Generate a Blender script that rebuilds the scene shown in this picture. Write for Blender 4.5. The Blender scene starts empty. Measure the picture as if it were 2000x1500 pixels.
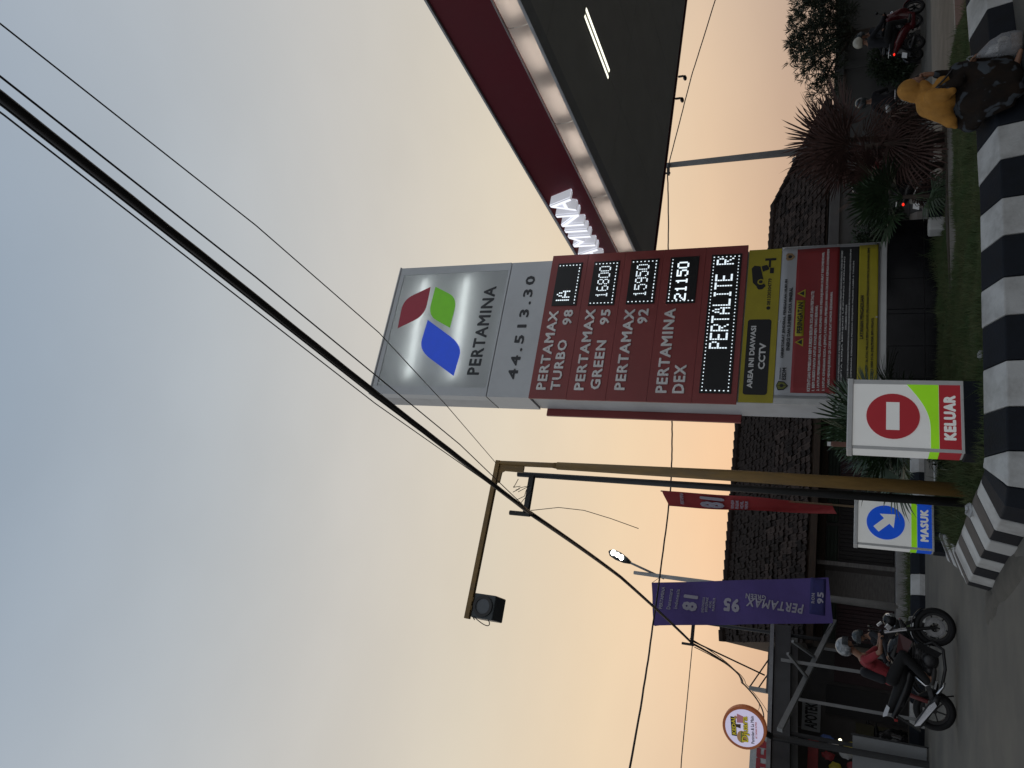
import bpy, bmesh, math, random
import numpy as np
from mathutils import Vector, Matrix, Euler
random.seed(7); rng = np.random.default_rng(7)
R = math.radians
sc = bpy.context.scene
col = sc.collection

# ------------------------------------------------------------------ camera (phone held sideways: picture-left is up)
H = 1.5
AZ, PITCH, ROLL = R(21.9), R(24.5), R(1.08)
fh = Vector((math.sin(AZ), math.cos(AZ), 0)); r0 = Vector((math.cos(AZ), -math.sin(AZ), 0))
Fw = fh*math.cos(PITCH) + Vector((0, 0, 1))*math.sin(PITCH)
u0 = r0.cross(Fw)
Up = math.cos(ROLL)*u0 - math.sin(ROLL)*r0
Rt = math.cos(ROLL)*r0 + math.sin(ROLL)*u0
cd = bpy.data.cameras.new('camera'); cam = bpy.data.objects.new('camera', cd); col.objects.link(cam)
cd.sensor_fit = 'HORIZONTAL'; cd.sensor_width = 36; cd.lens = 27.0; cd.clip_start = .05; cd.clip_end = 3000
m = Matrix((-Up, Rt, -Fw)).transposed().to_4x4(); m.translation = (0, 0, H)
cam.matrix_world = m
sc.camera = cam

# ------------------------------------------------------------------ sky at dusk and the last of the sun
SUN_AZ, SUN_EL = R(15), R(2.5)          # azimuth clockwise from +Y
world = bpy.data.worlds.new('World'); sc.world = world; world.use_nodes = True
nt = world.node_tree; nt.nodes.clear(); N = nt.nodes.new; L = nt.links.new
tc = N('ShaderNodeTexCoord'); sep = N('ShaderNodeSeparateXYZ'); L(tc.outputs['Generated'], sep.inputs[0])
def ramp(stops, src):
    r = N('ShaderNodeValToRGB'); L(src, r.inputs[0]); e = r.color_ramp.elements
    while len(e) < len(stops): e.new(.5)
    for i, (p, c) in enumerate(stops): e[i].position = p; e[i].color = (*c, 1)
    return r.outputs[0]
S_ = lambda d: math.sin(R(d))
near = ramp([(0, (.50, .36, .28)), (S_(5), (.60, .43, .32)), (S_(10), (.81, .59, .405)), (S_(16), (.87, .685, .475)), (S_(25), (.77, .68, .54)), (S_(36), (.64, .615, .57)), (S_(46), (.49, .525, .55)), (S_(58), (.335, .405, .485)), (1, (.27, .34, .43))], sep.outputs[2])
away = ramp([(0, (.25, .25, .27)), (S_(8), (.40, .40, .43)), (S_(22), (.49, .51, .54)), (S_(36), (.51, .54, .575)), (S_(46), (.44, .49, .555)), (S_(60), (.335, .41, .505)), (1, (.26, .33, .43))], sep.outputs[2])
dot = N('ShaderNodeVectorMath'); dot.operation = 'DOT_PRODUCT'; L(tc.outputs['Generated'], dot.inputs[0])
dot.inputs[1].default_value = (math.sin(SUN_AZ)*math.cos(R(12)), math.cos(SUN_AZ)*math.cos(R(12)), math.sin(R(12)))
mr = N('ShaderNodeMapRange'); mr.interpolation_type = 'SMOOTHSTEP'; mr.inputs[1].default_value = .35; mr.inputs[2].default_value = 1.0
L(dot.outputs['Value'], mr.inputs[0])
mix = N('ShaderNodeMix'); mix.data_type = 'RGBA'; L(mr.outputs[0], mix.inputs[0]); L(away, mix.inputs[6]); L(near, mix.inputs[7])
mp = N('ShaderNodeMapping'); mp.inputs[3].default_value = (1.6, 1.6, 3.6); L(tc.outputs['Generated'], mp.inputs[0])
cl = N('ShaderNodeTexNoise'); cl.inputs['Scale'].default_value = 1.9; cl.inputs['Detail'].default_value = 5; cl.inputs['Roughness'].default_value = .5
L(mp.outputs[0], cl.inputs['Vector'])
cr = N('ShaderNodeMapRange'); cr.inputs[1].default_value = .34; cr.inputs[2].default_value = .68; cr.inputs[3].default_value = .965; cr.inputs[4].default_value = 1.035
L(cl.outputs[0], cr.inputs[0])
cm = N('ShaderNodeVectorMath'); cm.operation = 'SCALE'; L(mix.outputs[2], cm.inputs[0]); L(cr.outputs[0], cm.inputs['Scale'])
sky = N('ShaderNodeTexSky'); sky.sky_type = 'NISHITA'; sky.sun_disc = False; sky.sun_elevation = SUN_EL; sky.sun_rotation = SUN_AZ
sky.air_density = 1.2; sky.dust_density = 3.0
bg1 = N('ShaderNodeBackground'); L(sky.outputs[0], bg1.inputs[0]); bg1.inputs[1].default_value = .012
bg2 = N('ShaderNodeBackground'); L(cm.outputs[0], bg2.inputs[0]); bg2.inputs[1].default_value = .92
ad = N('ShaderNodeAddShader'); L(bg1.outputs[0], ad.inputs[0]); L(bg2.outputs[0], ad.inputs[1])
wo = N('ShaderNodeOutputWorld'); L(ad.outputs[0], wo.inputs[0])
sl = bpy.data.lights.new('sun', 'SUN'); sl.energy = .25; sl.angle = R(14); sl.color = (1, .72, .48)
so = bpy.data.objects.new('sun', sl); col.objects.link(so); so.location = (8, 30, 30)
sd = Vector((math.sin(SUN_AZ)*math.cos(SUN_EL), math.cos(SUN_AZ)*math.cos(SUN_EL), math.sin(SUN_EL)))
so.rotation_euler = sd.to_track_quat('Z', 'Y').to_euler()
vs = sc.view_settings; vs.view_transform = 'Standard'; vs.look = 'None'; vs.exposure = 0; vs.gamma = 1; vs.use_curve_mapping = False

# ------------------------------------------------------------------ materials
MATS = {}
def mat(name, c, rough=.6, var=.18, scale=6., metal=0., bump=0., bscale=40., emit=0., ecol=None, spec=.5, c2=None, alpha=1., trans=0., dirt=0., objrand=0., stretch=None, bdist=.01):
    if name in MATS: return MATS[name]
    M = bpy.data.materials.new(name); MATS[name] = M; M.use_nodes = True
    t = M.node_tree; n = t.nodes.new; l = t.links.new; b = t.nodes['Principled BSDF']
    b.inputs['Roughness'].default_value = rough; b.inputs['Metallic'].default_value = metal
    b.inputs['Specular IOR Level'].default_value = spec
    co = n('ShaderNodeTexCoord'); src = co.outputs['Object']
    if stretch:
        q = n('ShaderNodeMapping'); q.inputs[3].default_value = stretch; l(src, q.inputs[0]); src = q.outputs[0]
    nz = n('ShaderNodeTexNoise'); nz.inputs['Scale'].default_value = scale; nz.inputs['Detail'].default_value = 6; nz.inputs['Roughness'].default_value = .6
    l(src, nz.inputs['Vector'])
    rp = n('ShaderNodeValToRGB'); l(nz.outputs[0], rp.inputs[0]); e = rp.color_ramp.elements
    e[0].position = .3; e[1].position = .7
    lo = [max(0, x*(1-var)) for x in c] if c2 is None else c
    hi = [min(1, x*(1+var)) for x in c] if c2 is None else c2
    e[0].color = (*lo, 1); e[1].color = (*hi, 1)
    out = rp.outputs[0]
    if dirt:
        n2 = n('ShaderNodeTexNoise'); n2.inputs['Scale'].default_value = scale*.45; n2.inputs['Detail'].default_value = 9; n2.inputs['Roughness'].default_value = .7
        l(src, n2.inputs['Vector'])
        m2 = n('ShaderNodeMapRange'); m2.inputs[1].default_value = .48; m2.inputs[2].default_value = .72; m2.inputs[4].default_value = dirt; l(n2.outputs[0], m2.inputs[0])
        mx = n('ShaderNodeMix'); mx.data_type = 'RGBA'; l(m2.outputs[0], mx.inputs[0]); l(out, mx.inputs[6]); mx.inputs[7].default_value = (.09, .075, .06, 1); out = mx.outputs[2]
    if objrand:
        oi = n('ShaderNodeObjectInfo'); m3 = n('ShaderNodeMapRange'); m3.inputs[3].default_value = 1-objrand; m3.inputs[4].default_value = 1+objrand; l(oi.outputs['Random'], m3.inputs[0])
        vm = n('ShaderNodeVectorMath'); vm.operation = 'SCALE'; l(out, vm.inputs[0]); l(m3.outputs[0], vm.inputs['Scale']); out = vm.outputs[0]
    l(out, b.inputs['Base Color'])
    rv = n('ShaderNodeMapRange'); rv.inputs[3].default_value = max(.02, rough-.1); rv.inputs[4].default_value = min(1, rough+.12); l(nz.outputs[0], rv.inputs[0]); l(rv.outputs[0], b.inputs['Roughness'])
    if bump:
        nb = n('ShaderNodeTexNoise'); nb.inputs['Scale'].default_value = bscale; nb.inputs['Detail'].default_value = 5; l(src, nb.inputs['Vector'])
        bp = n('ShaderNodeBump'); bp.inputs['Strength'].default_value = bump; bp.inputs['Distance'].default_value = bdist; l(nb.outputs[0], bp.inputs['Height']); l(bp.outputs[0], b.inputs['Normal'])
    if emit:
        if ecol: b.inputs['Emission Color'].default_value = (*ecol, 1)
        else: l(out, b.inputs['Emission Color'])
        b.inputs['Emission Strength'].default_value = emit
    if alpha < 1: b.inputs['Alpha'].default_value = alpha
    if trans: b.inputs['Transmission Weight'].default_value = trans
    return M
def mat_panel(name, c, tr=.5, var=.05):
    """thin plastic sheet that lets light from inside the cabinet through"""
    if name in MATS: return MATS[name]
    M = mat(name, c, .35, var, 2.5); t = M.node_tree; n = t.nodes.new; l = t.links.new
    b = t.nodes['Principled BSDF']; o = t.nodes['Material Output']
    ts = n('ShaderNodeBsdfTranslucent'); ts.inputs[0].default_value = (*c, 1); mx = n('ShaderNodeMixShader'); mx.inputs[0].default_value = tr
    l(b.outputs[0], mx.inputs[1]); l(ts.outputs[0], mx.inputs[2]); l(mx.outputs[0], o.inputs[0])
    return M
def mat_emit(name, c, s):
    if name in MATS: return MATS[name]
    M = bpy.data.materials.new(name); MATS[name] = M; M.use_nodes = True; t = M.node_tree; t.nodes.clear()
    e = t.nodes.new('ShaderNodeEmission'); e.inputs[0].default_value = (*c, 1); e.inputs[1].default_value = s
    o = t.nodes.new('ShaderNodeOutputMaterial'); t.links.new(e.outputs[0], o.inputs[0]); return M

# ------------------------------------------------------------------ object helpers
def tag(o, label=None, cat=None, group=None, kind=None):
    if label: o['label'] = label
    if cat: o['category'] = cat
    if group: o['group'] = group
    if kind: o['kind'] = kind
    return o
def thing(name, label, cat, loc=(0, 0, 0), rz=0, group=None, kind=None):
    o = bpy.data.objects.new(name, None); col.objects.link(o); o.empty_display_size = .2
    o.location = loc; o.rotation_euler = (0, 0, rz); return tag(o, label, cat, group, kind)
def root_of(o):
    while o.parent: o = o.parent
    return o
def link(name, me, parent=None, loc=(0, 0, 0)):
    o = bpy.data.objects.new(name, me); col.objects.link(o); o.location = loc
    if parent: o.parent = parent
    return o
class MB:
    def __init__(s): s.v = []; s.f = []
    def add(s, v, f):
        k = len(s.v); s.v += [tuple(p) for p in v]; s.f += [tuple(i+k for i in q) for q in f]; return s
    def box(s, x0, x1, y0, y1, z0, z1):
        return s.add([(x0,y0,z0),(x1,y0,z0),(x1,y1,z0),(x0,y1,z0),(x0,y0,z1),(x1,y0,z1),(x1,y1,z1),(x0,y1,z1)],
                     [(0,3,2,1),(4,5,6,7),(0,1,5,4),(1,2,6,5),(2,3,7,6),(3,0,4,7)])
    def bar(s, p0, p1, w, h, upv=(0, 0, 1), w1=None, h1=None):
        p0, p1 = Vector(p0), Vector(p1); d = (p1-p0).normalized(); u = Vector(upv)
        if abs(d.dot(u)) > .98: u = Vector((0, 1, 0))
        a = d.cross(u).normalized(); b = a.cross(d); w1 = w if w1 is None else w1; h1 = h if h1 is None else h1; vs_ = []
        for p, ww, hh in ((p0, w, h), (p1, w1, h1)):
            vs_ += [p-a*ww/2-b*hh/2, p+a*ww/2-b*hh/2, p+a*ww/2+b*hh/2, p-a*ww/2+b*hh/2]
        return s.add(vs_, [(0,3,2,1),(4,5,6,7),(0,1,5,4),(1,2,6,5),(2,3,7,6),(3,0,4,7)])
    def tube(s, pts, r, seg=8, cap=True, flat=1.):
        pts = [Vector(p) for p in pts]; n = len(pts); rs = r if hasattr(r, '__len__') else [r]*n
        k = len(s.v); ref = None
        for i, p in enumerate(pts):
            d = (pts[min(i+1, n-1)]-pts[max(i-1, 0)])
            d = d.normalized() if d.length > 1e-9 else Vector((0, 0, 1))
            if ref is None: ref = d.orthogonal().normalized()
            ref = (ref-d*ref.dot(d)); ref = ref.normalized() if ref.length > 1e-6 else d.orthogonal().normalized()
            b = d.cross(ref)
            for j in range(seg):
                a = 2*math.pi*j/seg; s.v.append(tuple(p+(ref*math.cos(a)+b*math.sin(a)*flat)*rs[i]))
        for i in range(n-1):
            for j in range(seg):
                s.f.append((k+i*seg+j, k+i*seg+(j+1) % seg, k+(i+1)*seg+(j+1) % seg, k+(i+1)*seg+j))
        if cap: s.f.append(tuple(k+j for j in range(seg))[::-1]); s.f.append(tuple(k+(n-1)*seg+j for j in range(seg)))
        return s
    def cyl(s, p0, p1, r, seg=16, r1=None): return s.tube([p0, p1], [r, r if r1 is None else r1], seg)
    def prism(s, poly, y0, y1):      # poly in (x, z), extruded along y
        n = len(poly)
        return s.add([(x, y0, z) for x, z in poly]+[(x, y1, z) for x, z in poly],
                     [tuple(range(n)), tuple(range(2*n-1, n-1, -1))]+[(i, (i+1) % n, n+(i+1) % n, n+i) for i in range(n)][::1])
    def ring(s, c, axis, r_out, r_in, w, seg=28):   # flat annulus with thickness, axis unit vector
        a = Vector(axis).normalized(); u = a.orthogonal().normalized(); b = a.cross(u); c = Vector(c); k = len(s.v)
        for j in range(seg):
            t = 2*math.pi*j/seg; d = u*math.cos(t)+b*math.sin(t)
            for rr, ww in ((r_out, -w/2), (r_out, w/2), (r_in, w/2), (r_in, -w/2)): s.v.append(tuple(c+d*rr+a*ww))
        for j in range(seg):
            q = (j+1) % seg
            for i in range(4): s.f.append((k+j*4+i, k+j*4+(i+1) % 4, k+q*4+(i+1) % 4, k+q*4+i))
        return s
    def torus(s, c, axis, Rr, r, seg=28, ms=8, flat=1.):
        a = Vector(axis).normalized(); u = a.orthogonal().normalized(); b = a.cross(u); c = Vector(c); k = len(s.v)
        for j in range(seg):
            t = 2*math.pi*j/seg; d = u*math.cos(t)+b*math.sin(t)
            for i in range(ms):
                q = 2*math.pi*i/ms; s.v.append(tuple(c+d*(Rr+r*math.cos(q))+a*r*flat*math.sin(q)))
        for j in range(seg):
            for i in range(ms): s.f.append((k+j*ms+i, k+j*ms+(i+1) % ms, k+((j+1) % seg)*ms+(i+1) % ms, k+((j+1) % seg)*ms+i))
        return s
    def ell(s, c, r, seg=14, rings=9, rot=None):
        c = Vector(c); k = len(s.v); Mx = rot.to_matrix() if rot else Matrix.Identity(3)
        for i in range(1, rings):
            p = math.pi*i/rings
            for j in range(seg):
                t = 2*math.pi*j/seg
                s.v.append(tuple(c+Mx @ Vector((r[0]*math.sin(p)*math.cos(t), r[1]*math.sin(p)*math.sin(t), r[2]*math.cos(p)))))
        s.v.append(tuple(c+Mx @ Vector((0, 0, r[2])))); s.v.append(tuple(c+Mx @ Vector((0, 0, -r[2])))); a = len(s.v)-2
        for i in range(rings-2):
            for j in range(seg): s.f.append((k+i*seg+j, k+(i+1)*seg+j, k+(i+1)*seg+(j+1) % seg, k+i*seg+(j+1) % seg))
        for j in range(seg): s.f.append((a, k+j, k+(j+1) % seg)); s.f.append((a+1, k+(rings-2)*seg+(j+1) % seg, k+(rings-2)*seg+j))
        return s
    def mesh(s, name, off=(0, 0, 0), fix=True):
        me = bpy.data.meshes.new(name); o = Vector(off)
        me.from_pydata([(p[0]-o[0], p[1]-o[1], p[2]-o[2]) for p in s.v], [], s.f)
        if fix:
            bm = bmesh.new(); bm.from_mesh(me); bmesh.ops.recalc_face_normals(bm, faces=bm.faces); bm.to_mesh(me); bm.free()
        return me
    def build(s, name, M, parent=None, smooth=False, bev=0, world=True, off=None, fix=True):
        """vertices are world coordinates; kept relative to the parent's root (or to off for a top-level mesh)"""
        if off is None: off = root_of(parent).location if (parent and world) else (0, 0, 0)
        me = s.mesh(name, off, fix); me.materials.append(M)
        o = link(name, me, parent, (0, 0, 0) if parent else off)
        if smooth:
            for p in me.polygons: p.use_smooth = True
        if bev:
            b = o.modifiers.new('bevel', 'BEVEL'); b.width = bev; b.segments = 2; b.limit_method = 'ANGLE'; b.angle_limit = R(40)
        return o
def top(name, mb, M, label, cat, off, smooth=False, group=None, bev=0): return tag(mb.build(name, M, None, smooth, bev, off=off), label, cat, group)
def struct(name, mb, M, **k): return tag(mb.build(name, M, **k), kind='structure')
def evalmesh(o):
    dg = bpy.context.evaluated_depsgraph_get(); me = bpy.data.meshes.new_from_object(o.evaluated_get(dg)); return me
def text_mesh(s, bold=.02, ext=0., shear=0., res=2, sp=1.):
    c = bpy.data.curves.new('t', 'FONT'); c.body = s; c.offset = 0 if bold >= .015 else bold; c.extrude = ext; c.shear = shear; c.resolution_u = res; c.space_character = sp
    o = bpy.data.objects.new('t', c); col.objects.link(o); me = evalmesh(o)
    bpy.data.objects.remove(o); bpy.data.curves.remove(c)
    if bold >= .015:      # heavier strokes: shifted copies, each a hair further forward
        n = len(me.vertices); a = np.empty(n*3); me.vertices.foreach_get('co', a); a = a.reshape(-1, 3); F_ = [tuple(p.vertices) for p in me.polygons]
        sh = [(0, 0)]+[(math.cos(k*math.pi/4), math.sin(k*math.pi/4)) for k in range(8)]; V, G = [], []
        for k, (dx, dy) in enumerate(sh):
            V.append(a+np.array([dx*bold, dy*bold, k*.03])); G += [tuple(i+k*n for i in f) for f in F_]
        m2 = bpy.data.meshes.new('t'); m2.from_pydata(np.concatenate(V).tolist(), [], G); bpy.data.meshes.remove(me); me = m2
    return me
def T(s, x0, x1, z0, z1, y, M, parent, bold=.02, ext=.006, shear=0., disp=None, vert=False, name='lettering', sp=1.):
    """lettering fitted into x0..x1, z0..z1 on the plane y, read from -y; vert = reads upward"""
    me = text_mesh(s, bold, .5, shear, sp=sp); n = len(me.vertices); a = np.empty(n*3); me.vertices.foreach_get('co', a); a = a.reshape(-1, 3)
    lo, hi = a.min(0), a.max(0); q = (a-lo)/np.maximum(hi-lo, 1e-6)
    o = Vector(root_of(parent).location); out = np.empty_like(a)
    if vert: fx, fz = 1-q[:, 1], q[:, 0]
    else: fx, fz = q[:, 0], q[:, 1]
    out[:, 0] = x0+fx*(x1-x0); out[:, 2] = z0+fz*(z1-z0); out[:, 1] = y-q[:, 2]*ext
    if disp is not None: out[:, 1] += disp(out[:, 0], out[:, 2])
    out -= np.array(o); me.vertices.foreach_set('co', out.ravel()); me.update(); me.materials.clear(); me.materials.append(M); me.name = name
    return link(name, me, parent)
def blob(name, chains, ells, M, parent, voxel=.015, smooth=3, off=None, cut=None):
    """one continuous surface grown over tapered limbs and ellipsoids"""
    b = MB()
    for ch in chains:
        for (p, q) in zip(ch, ch[1:]):
            b.tube([p[:3], q[:3]], [p[3], q[3]], 12)
        for p in ch: b.ell(p[:3], (p[3],)*3, 12, 8)
    for e in ells: b.ell(e[0], e[1], 16, 12, Euler(e[2]) if len(e) > 2 else None)
    me = b.mesh(name); o = link(name, me)
    r = o.modifiers.new('r', 'REMESH'); r.mode = 'VOXEL'; r.voxel_size = voxel
    if smooth: k = o.modifiers.new('s', 'SMOOTH'); k.iterations = smooth; k.factor = .5
    m2 = evalmesh(o); bpy.data.objects.remove(o); m2.name = name
    of = Vector(off) if off is not None else (root_of(parent).location if parent else Vector())
    if cut or tuple(of) != (0, 0, 0): m2.transform(Matrix.Translation(-Vector(of)))
    for p in m2.polygons: p.use_smooth = True
    m2.materials.clear(); m2.materials.append(M)
    return link(name, m2, parent)
def copy_tree(o, parent=None):
    c = o.copy(); col.objects.link(c); c.parent = parent
    for ch in list(o.children): copy_tree(ch, c)
    return c

# ------------------------------------------------------------------ palette
asphalt = mat('asphalt', (.073, .07, .062), .85, 0, .9, bump=.5, bscale=120, c2=(.135, .124, .102))
concrete = mat('concrete', (.2, .185, .165), .85, .25, 1.6, bump=.3, bscale=60, dirt=.35)
redpave = mat('red_paving', (.16, .085, .075), .85, .2, 3, bump=.3, dirt=.3)
soil = mat('soil', (.055, .045, .032), .95, .4, 5, bump=.8, bscale=30)
white_kerb = mat('kerb_white_paint', (.47, .47, .455), .75, .1, 3, dirt=.6, bump=.35, bscale=35, objrand=.06)
black_kerb = mat('kerb_black_paint', (.0085, .011, .016), .68, .35, 4, bump=.3, bscale=35, spec=.2)
alum = mat('aluminium_panel', (.60, .625, .64), .42, .05, 1.2, spec=.5, dirt=.12)
alum_side = mat('weathered_panel', (.55, .56, .565), .5, .08, 1.5, dirt=.25)
redp = mat('red_panel', (.27, .05, .048), .42, .1, 1.0, dirt=.1)
darktext = mat('charcoal_letter', (.03, .033, .038), .5)
silver = mat('brushed_letter', (.78, .775, .76), .33, .12, 2)
ledblack = mat('led_black', (.006, .007, .008), .45, .2, 8)
ledw = mat_emit('led_white', (.80, .92, 1.0), 1.25)
yellowp = mat('yellow_board', (.40, .335, .02), .5, .08, 3, dirt=.12)
tileblack = mat('black_tile', (.006, .007, .009), .22, .3, 3, spec=.5)
vinylw = mat('vinyl_white', (.40, .41, .43), .5, .06, 3, bump=.25, bscale=3, bdist=.03)
vinylr = mat('vinyl_red', (.25, .022, .025), .5, .08, 3, bump=.25, bscale=3, bdist=.03)
vinylk = mat('vinyl_black', (.016, .016, .018), .5, .1, 3)
vinyly = mat('vinyl_yellow', (.40, .335, .02), .5, .08, 3, bump=.25, bscale=3, bdist=.03)
printw = mat('print_white', (.7, .7, .69), .6, .03)
printk = mat('print_black', (.015, .015, .017), .6, .03)
whitepl = mat('white_cabinet', (.6, .6, .585), .45, .06, 3, dirt=.2)
yellow_pole = mat('yellow_pole_paint', (.235, .14, .04), .55, .22, 3, dirt=.5, stretch=(4, 4, .8))
black_pole = mat('black_pole_paint', (.02, .021, .022), .55, .3, 5)
rubber = mat('black_rubber', (.009, .009, .0095), .7, .3, 12, spec=.3)
chrome = mat('chrome', (.55, .56, .58), .18, .08, 5, metal=1)
blackpl = mat('black_plastic', (.012, .012, .013), .35, .25, 8)
skin = mat('skin', (.23, .115, .07), .55, .1, 12)
steel_grey = mat('grey_steel', (.17, .175, .175), .55, .15, 4, dirt=.3)
darkwood = mat('dark_wood', (.05, .032, .02), .75, .35, 5, stretch=(.5, 6, 6))
tile_clay = mat('clay_tile', (.032, .022, .018), .9, .5, 7, bump=.4, bscale=25, objrand=.6, spec=.2)
plaster = mat('grey_plaster', (.13, .125, .12), .9, .15, 1.3, bump=.25, bscale=30, dirt=.5)
leafg = mat('palm_leaf_green', (.028, .055, .022), .5, .35, 9, objrand=.25)
leafb = mat('palm_leaf_dry', (.07, .034, .027), .75, .35, 9, objrand=.3)
leaft = mat('tree_leaf', (.028, .04, .02), .6, .35, 6)
leafh = mat('hedge_leaf', (.025, .045, .018), .6, .4, 5)
bark = mat('bark', (.06, .045, .035), .9, .35, 8, bump=.7, bscale=25)
cable_m = mat('cable_black', (.012, .012, .014), .6, .2)
# ------------------------------------------------------------------ ground
g = MB().add([(-300,-300,0),(300,-300,0),(300,300,0),(-300,300,0)], [(0,1,2,3)]); struct('ground', g, asphalt)
GZ = .31
def slab(name, poly, z0, z1, M, kind='structure'):
    n = len(poly); b = MB().add([(x, y, z0) for x, y in poly]+[(x, y, z1) for x, y in poly], [tuple(range(2*n-1, n-1, -1))[::-1], tuple(range(n))]+[(i, (i+1) % n, n+(i+1) % n, n+i) for i in range(n)])
    return struct(name, b, M)
grass_soil = mat('lawn_soil', (.036, .056, .018), .95, .35, 3, bump=.8, bscale=25, c2=(.055, .06, .026))
GRASS = [(2.72,8.5),(4.0,8.28),(5.5,8.1),(7,8.24),(8.9,8.55),(10.1,10.9),(6.3,10.9),(6.3,11.75),(8.8,12.35),(8.8,13.98),(3.4,13.98),(3.0,13.6),(2.7,12.4),(2.38,11.45)]
slab('lawn', GRASS, -.05, GZ, grass_soil)
slab('pavement', [(6.3,10.9),(10.1,10.9),(10.6,11.75),(6.3,11.75)], -.06, GZ-.004, concrete)
slab('planting_bed', [(6.3,11.75),(10.6,11.75),(9.6,12.45),(8.8,12.35)], -.06, GZ+.012, soil)
slab('red_pavement', [(8.9,8.55),(30,9.6),(30,11.2),(10.1,10.35)], -.055, GZ-.008, redpave)
slab('forecourt', [(10.1,10.35),(30,11.2),(30,14.2),(8.8,14.2),(8.8,12.35),(9.6,12.45),(10.6,11.75),(10.1,10.9)], -.058, GZ-.012, concrete)
linep = mat('white_line_paint', (.42,.41,.38), .7, .12, 5, dirt=.4)
slab('painted_line', [(8.95,8.62),(30,9.67),(30,9.73),(8.97,8.68)], GZ-.02, GZ, linep)
slab('painted_line', [(10.0,10.32),(30,11.17),(30,11.23),(10.02,10.38)], GZ-.02, GZ-.003, linep)
dust = mat('road_dust', (.075,.068,.056), .95, .3, 4, bump=.6, bscale=50)
# drifts of sand lying against the kerb nose and along the road
def drift(cx, cy, rx, ry, rot, h):
    b = MB(); n = 18; rings = 4; k0 = []
    b.v.append((cx, cy, h+.004))
    ph = random.random()*6
    for i in range(1, rings+1):
        for j in range(n):
            t = 2*math.pi*j/n; w = 1+.22*math.sin(3*t+ph)+.13*math.sin(7*t+2*ph); r = i/rings*w
            x, y = rx*r*math.cos(t), ry*r*math.sin(t)
            b.v.append((cx+x*math.cos(rot)-y*math.sin(rot), cy+x*math.sin(rot)+y*math.cos(rot), (.004+h*max(0, 1-(i/rings)**1.5)) if i < rings else -.012))
    b.f += [(0, 1+j, 1+(j+1) % n) for j in range(n)]
    for i in range(rings-1):
        for j in range(n): b.f.append((1+i*n+j, 1+(i+1)*n+j, 1+(i+1)*n+(j+1) % n, 1+i*n+(j+1) % n))
    tag(b.build('sand_drift', dust, smooth=True), kind='stuff')
for a in ((1.8,10.3,.22,1.6,.05,.04),(1.72,11.4,.25,.5,-.1,.03)): drift(*a)

# ------------------------------------------------------------------ kerbs: painted blocks swept along a line
def sweep_kerb(name, line, lengths, prof, first_white, taupe_from=None):
    """line of crease points; prof = (offset inward, z) section; every block a part"""
    k = thing(name, None, None, (line[0][0], line[0][1], 0), kind='structure')
    pts = [Vector((x, y, 0)) for x, y in line]; seg = [(b-a).length for a, b in zip(pts, pts[1:])]; cum = [0]
    for q in seg: cum.append(cum[-1]+q)
    def at(s):
        s = max(0, min(s, cum[-1]-1e-6))
        i = next(i for i in range(len(seg)) if s <= cum[i+1]); t = (s-cum[i])/seg[i]
        return pts[i].lerp(pts[i+1], t)
    nrm = []
    def nor(s):
        d = (at(min(s+.12, cum[-1]))-at(max(s-.12, 0))).normalized(); return Vector((d.y, -d.x, 0))   # to the right of travel = inward
    s = 0; i = 0; w = first_white
    while s < cum[-1]-.05:
        ln = lengths[i] if i < len(lengths) else lengths[-1]; e = min(s+ln, cum[-1])
        st = sorted(set([s+.004, e-.004]+[c for c in cum if s+.03 < c < e-.03])); b = MB(); n = len(prof); j_ = random.uniform(-.006, .006)
        for q in st:
            p = at(q); nn = nor(q)
            for (o, z) in prof: b.v.append(tuple(p+nn*(o+j_)+Vector((0, 0, z+j_*.6))))
        for a in range(len(st)-1):
            for c in range(n): b.f.append((a*n+c, a*n+(c+1) % n, (a+1)*n+(c+1) % n, (a+1)*n+c))
        b.f.append(tuple(range(n))[::-1]); b.f.append(tuple((len(st)-1)*n+c for c in range(n)))
        o_ = b.build('kerb_block', white_kerb if w else black_kerb, k, bev=.014)
        if taupe_from and not w and s > taupe_from:      # paler taupe colour on the sloped tops of the later black blocks
            o_.data.materials.append(taupetop)
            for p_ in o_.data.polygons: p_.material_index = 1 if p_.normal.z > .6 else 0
        s = e; w = not w; i += 1
    return k
# the road-side kerb of the planted island, from far right to the corner, up the left side and round the back
PROF = [(-.05,-.05),(-.045,.02),(0,.25),(.37,.39),(.43,.385),(.43,-.05)]
line = [(12.0,8.75),(8.6,8.1),(7.0,7.82),(5.5,7.68),(4.0,7.86),(2.9,8.02),(2.4,8.08),(2.2,8.32),(2.14,8.7),(1.94,11.35),(2.02,11.5),(2.34,12.4),(2.66,13.6),(3.3,14.4),(8.6,14.42)]
cl_ = [0]
for a, b in zip(line, line[1:]): cl_.append(cl_[-1]+math.dist(a, b))
def s_at_x(x):
    for i, (a, b) in enumerate(zip(line[:8], line[1:8])):
        if b[0] <= x <= a[0]: return cl_[i]+(a[0]-x)/(a[0]-b[0])*(cl_[i+1]-cl_[i])
bd = [8.05,7.4,6.77,6.15,5.69,5.23,4.82,4.38,3.98,3.53,3.08,2.66]      # paint boundaries along the near side
ss = [s_at_x(x) for x in bd]
lens = [ss[0]-3*.66]; pre = ss[0]
lens = [pre-1.98,.66,.66,.66]+[b-a for a, b in zip(ss, ss[1:])]
tot = sum(lens); corner = cl_[8]-.05; lens += [.36, corner-tot-.36]
lens += [.36]*7+[cl_[9]-(sum(lens)+.36*7)]+[.5]*30
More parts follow.
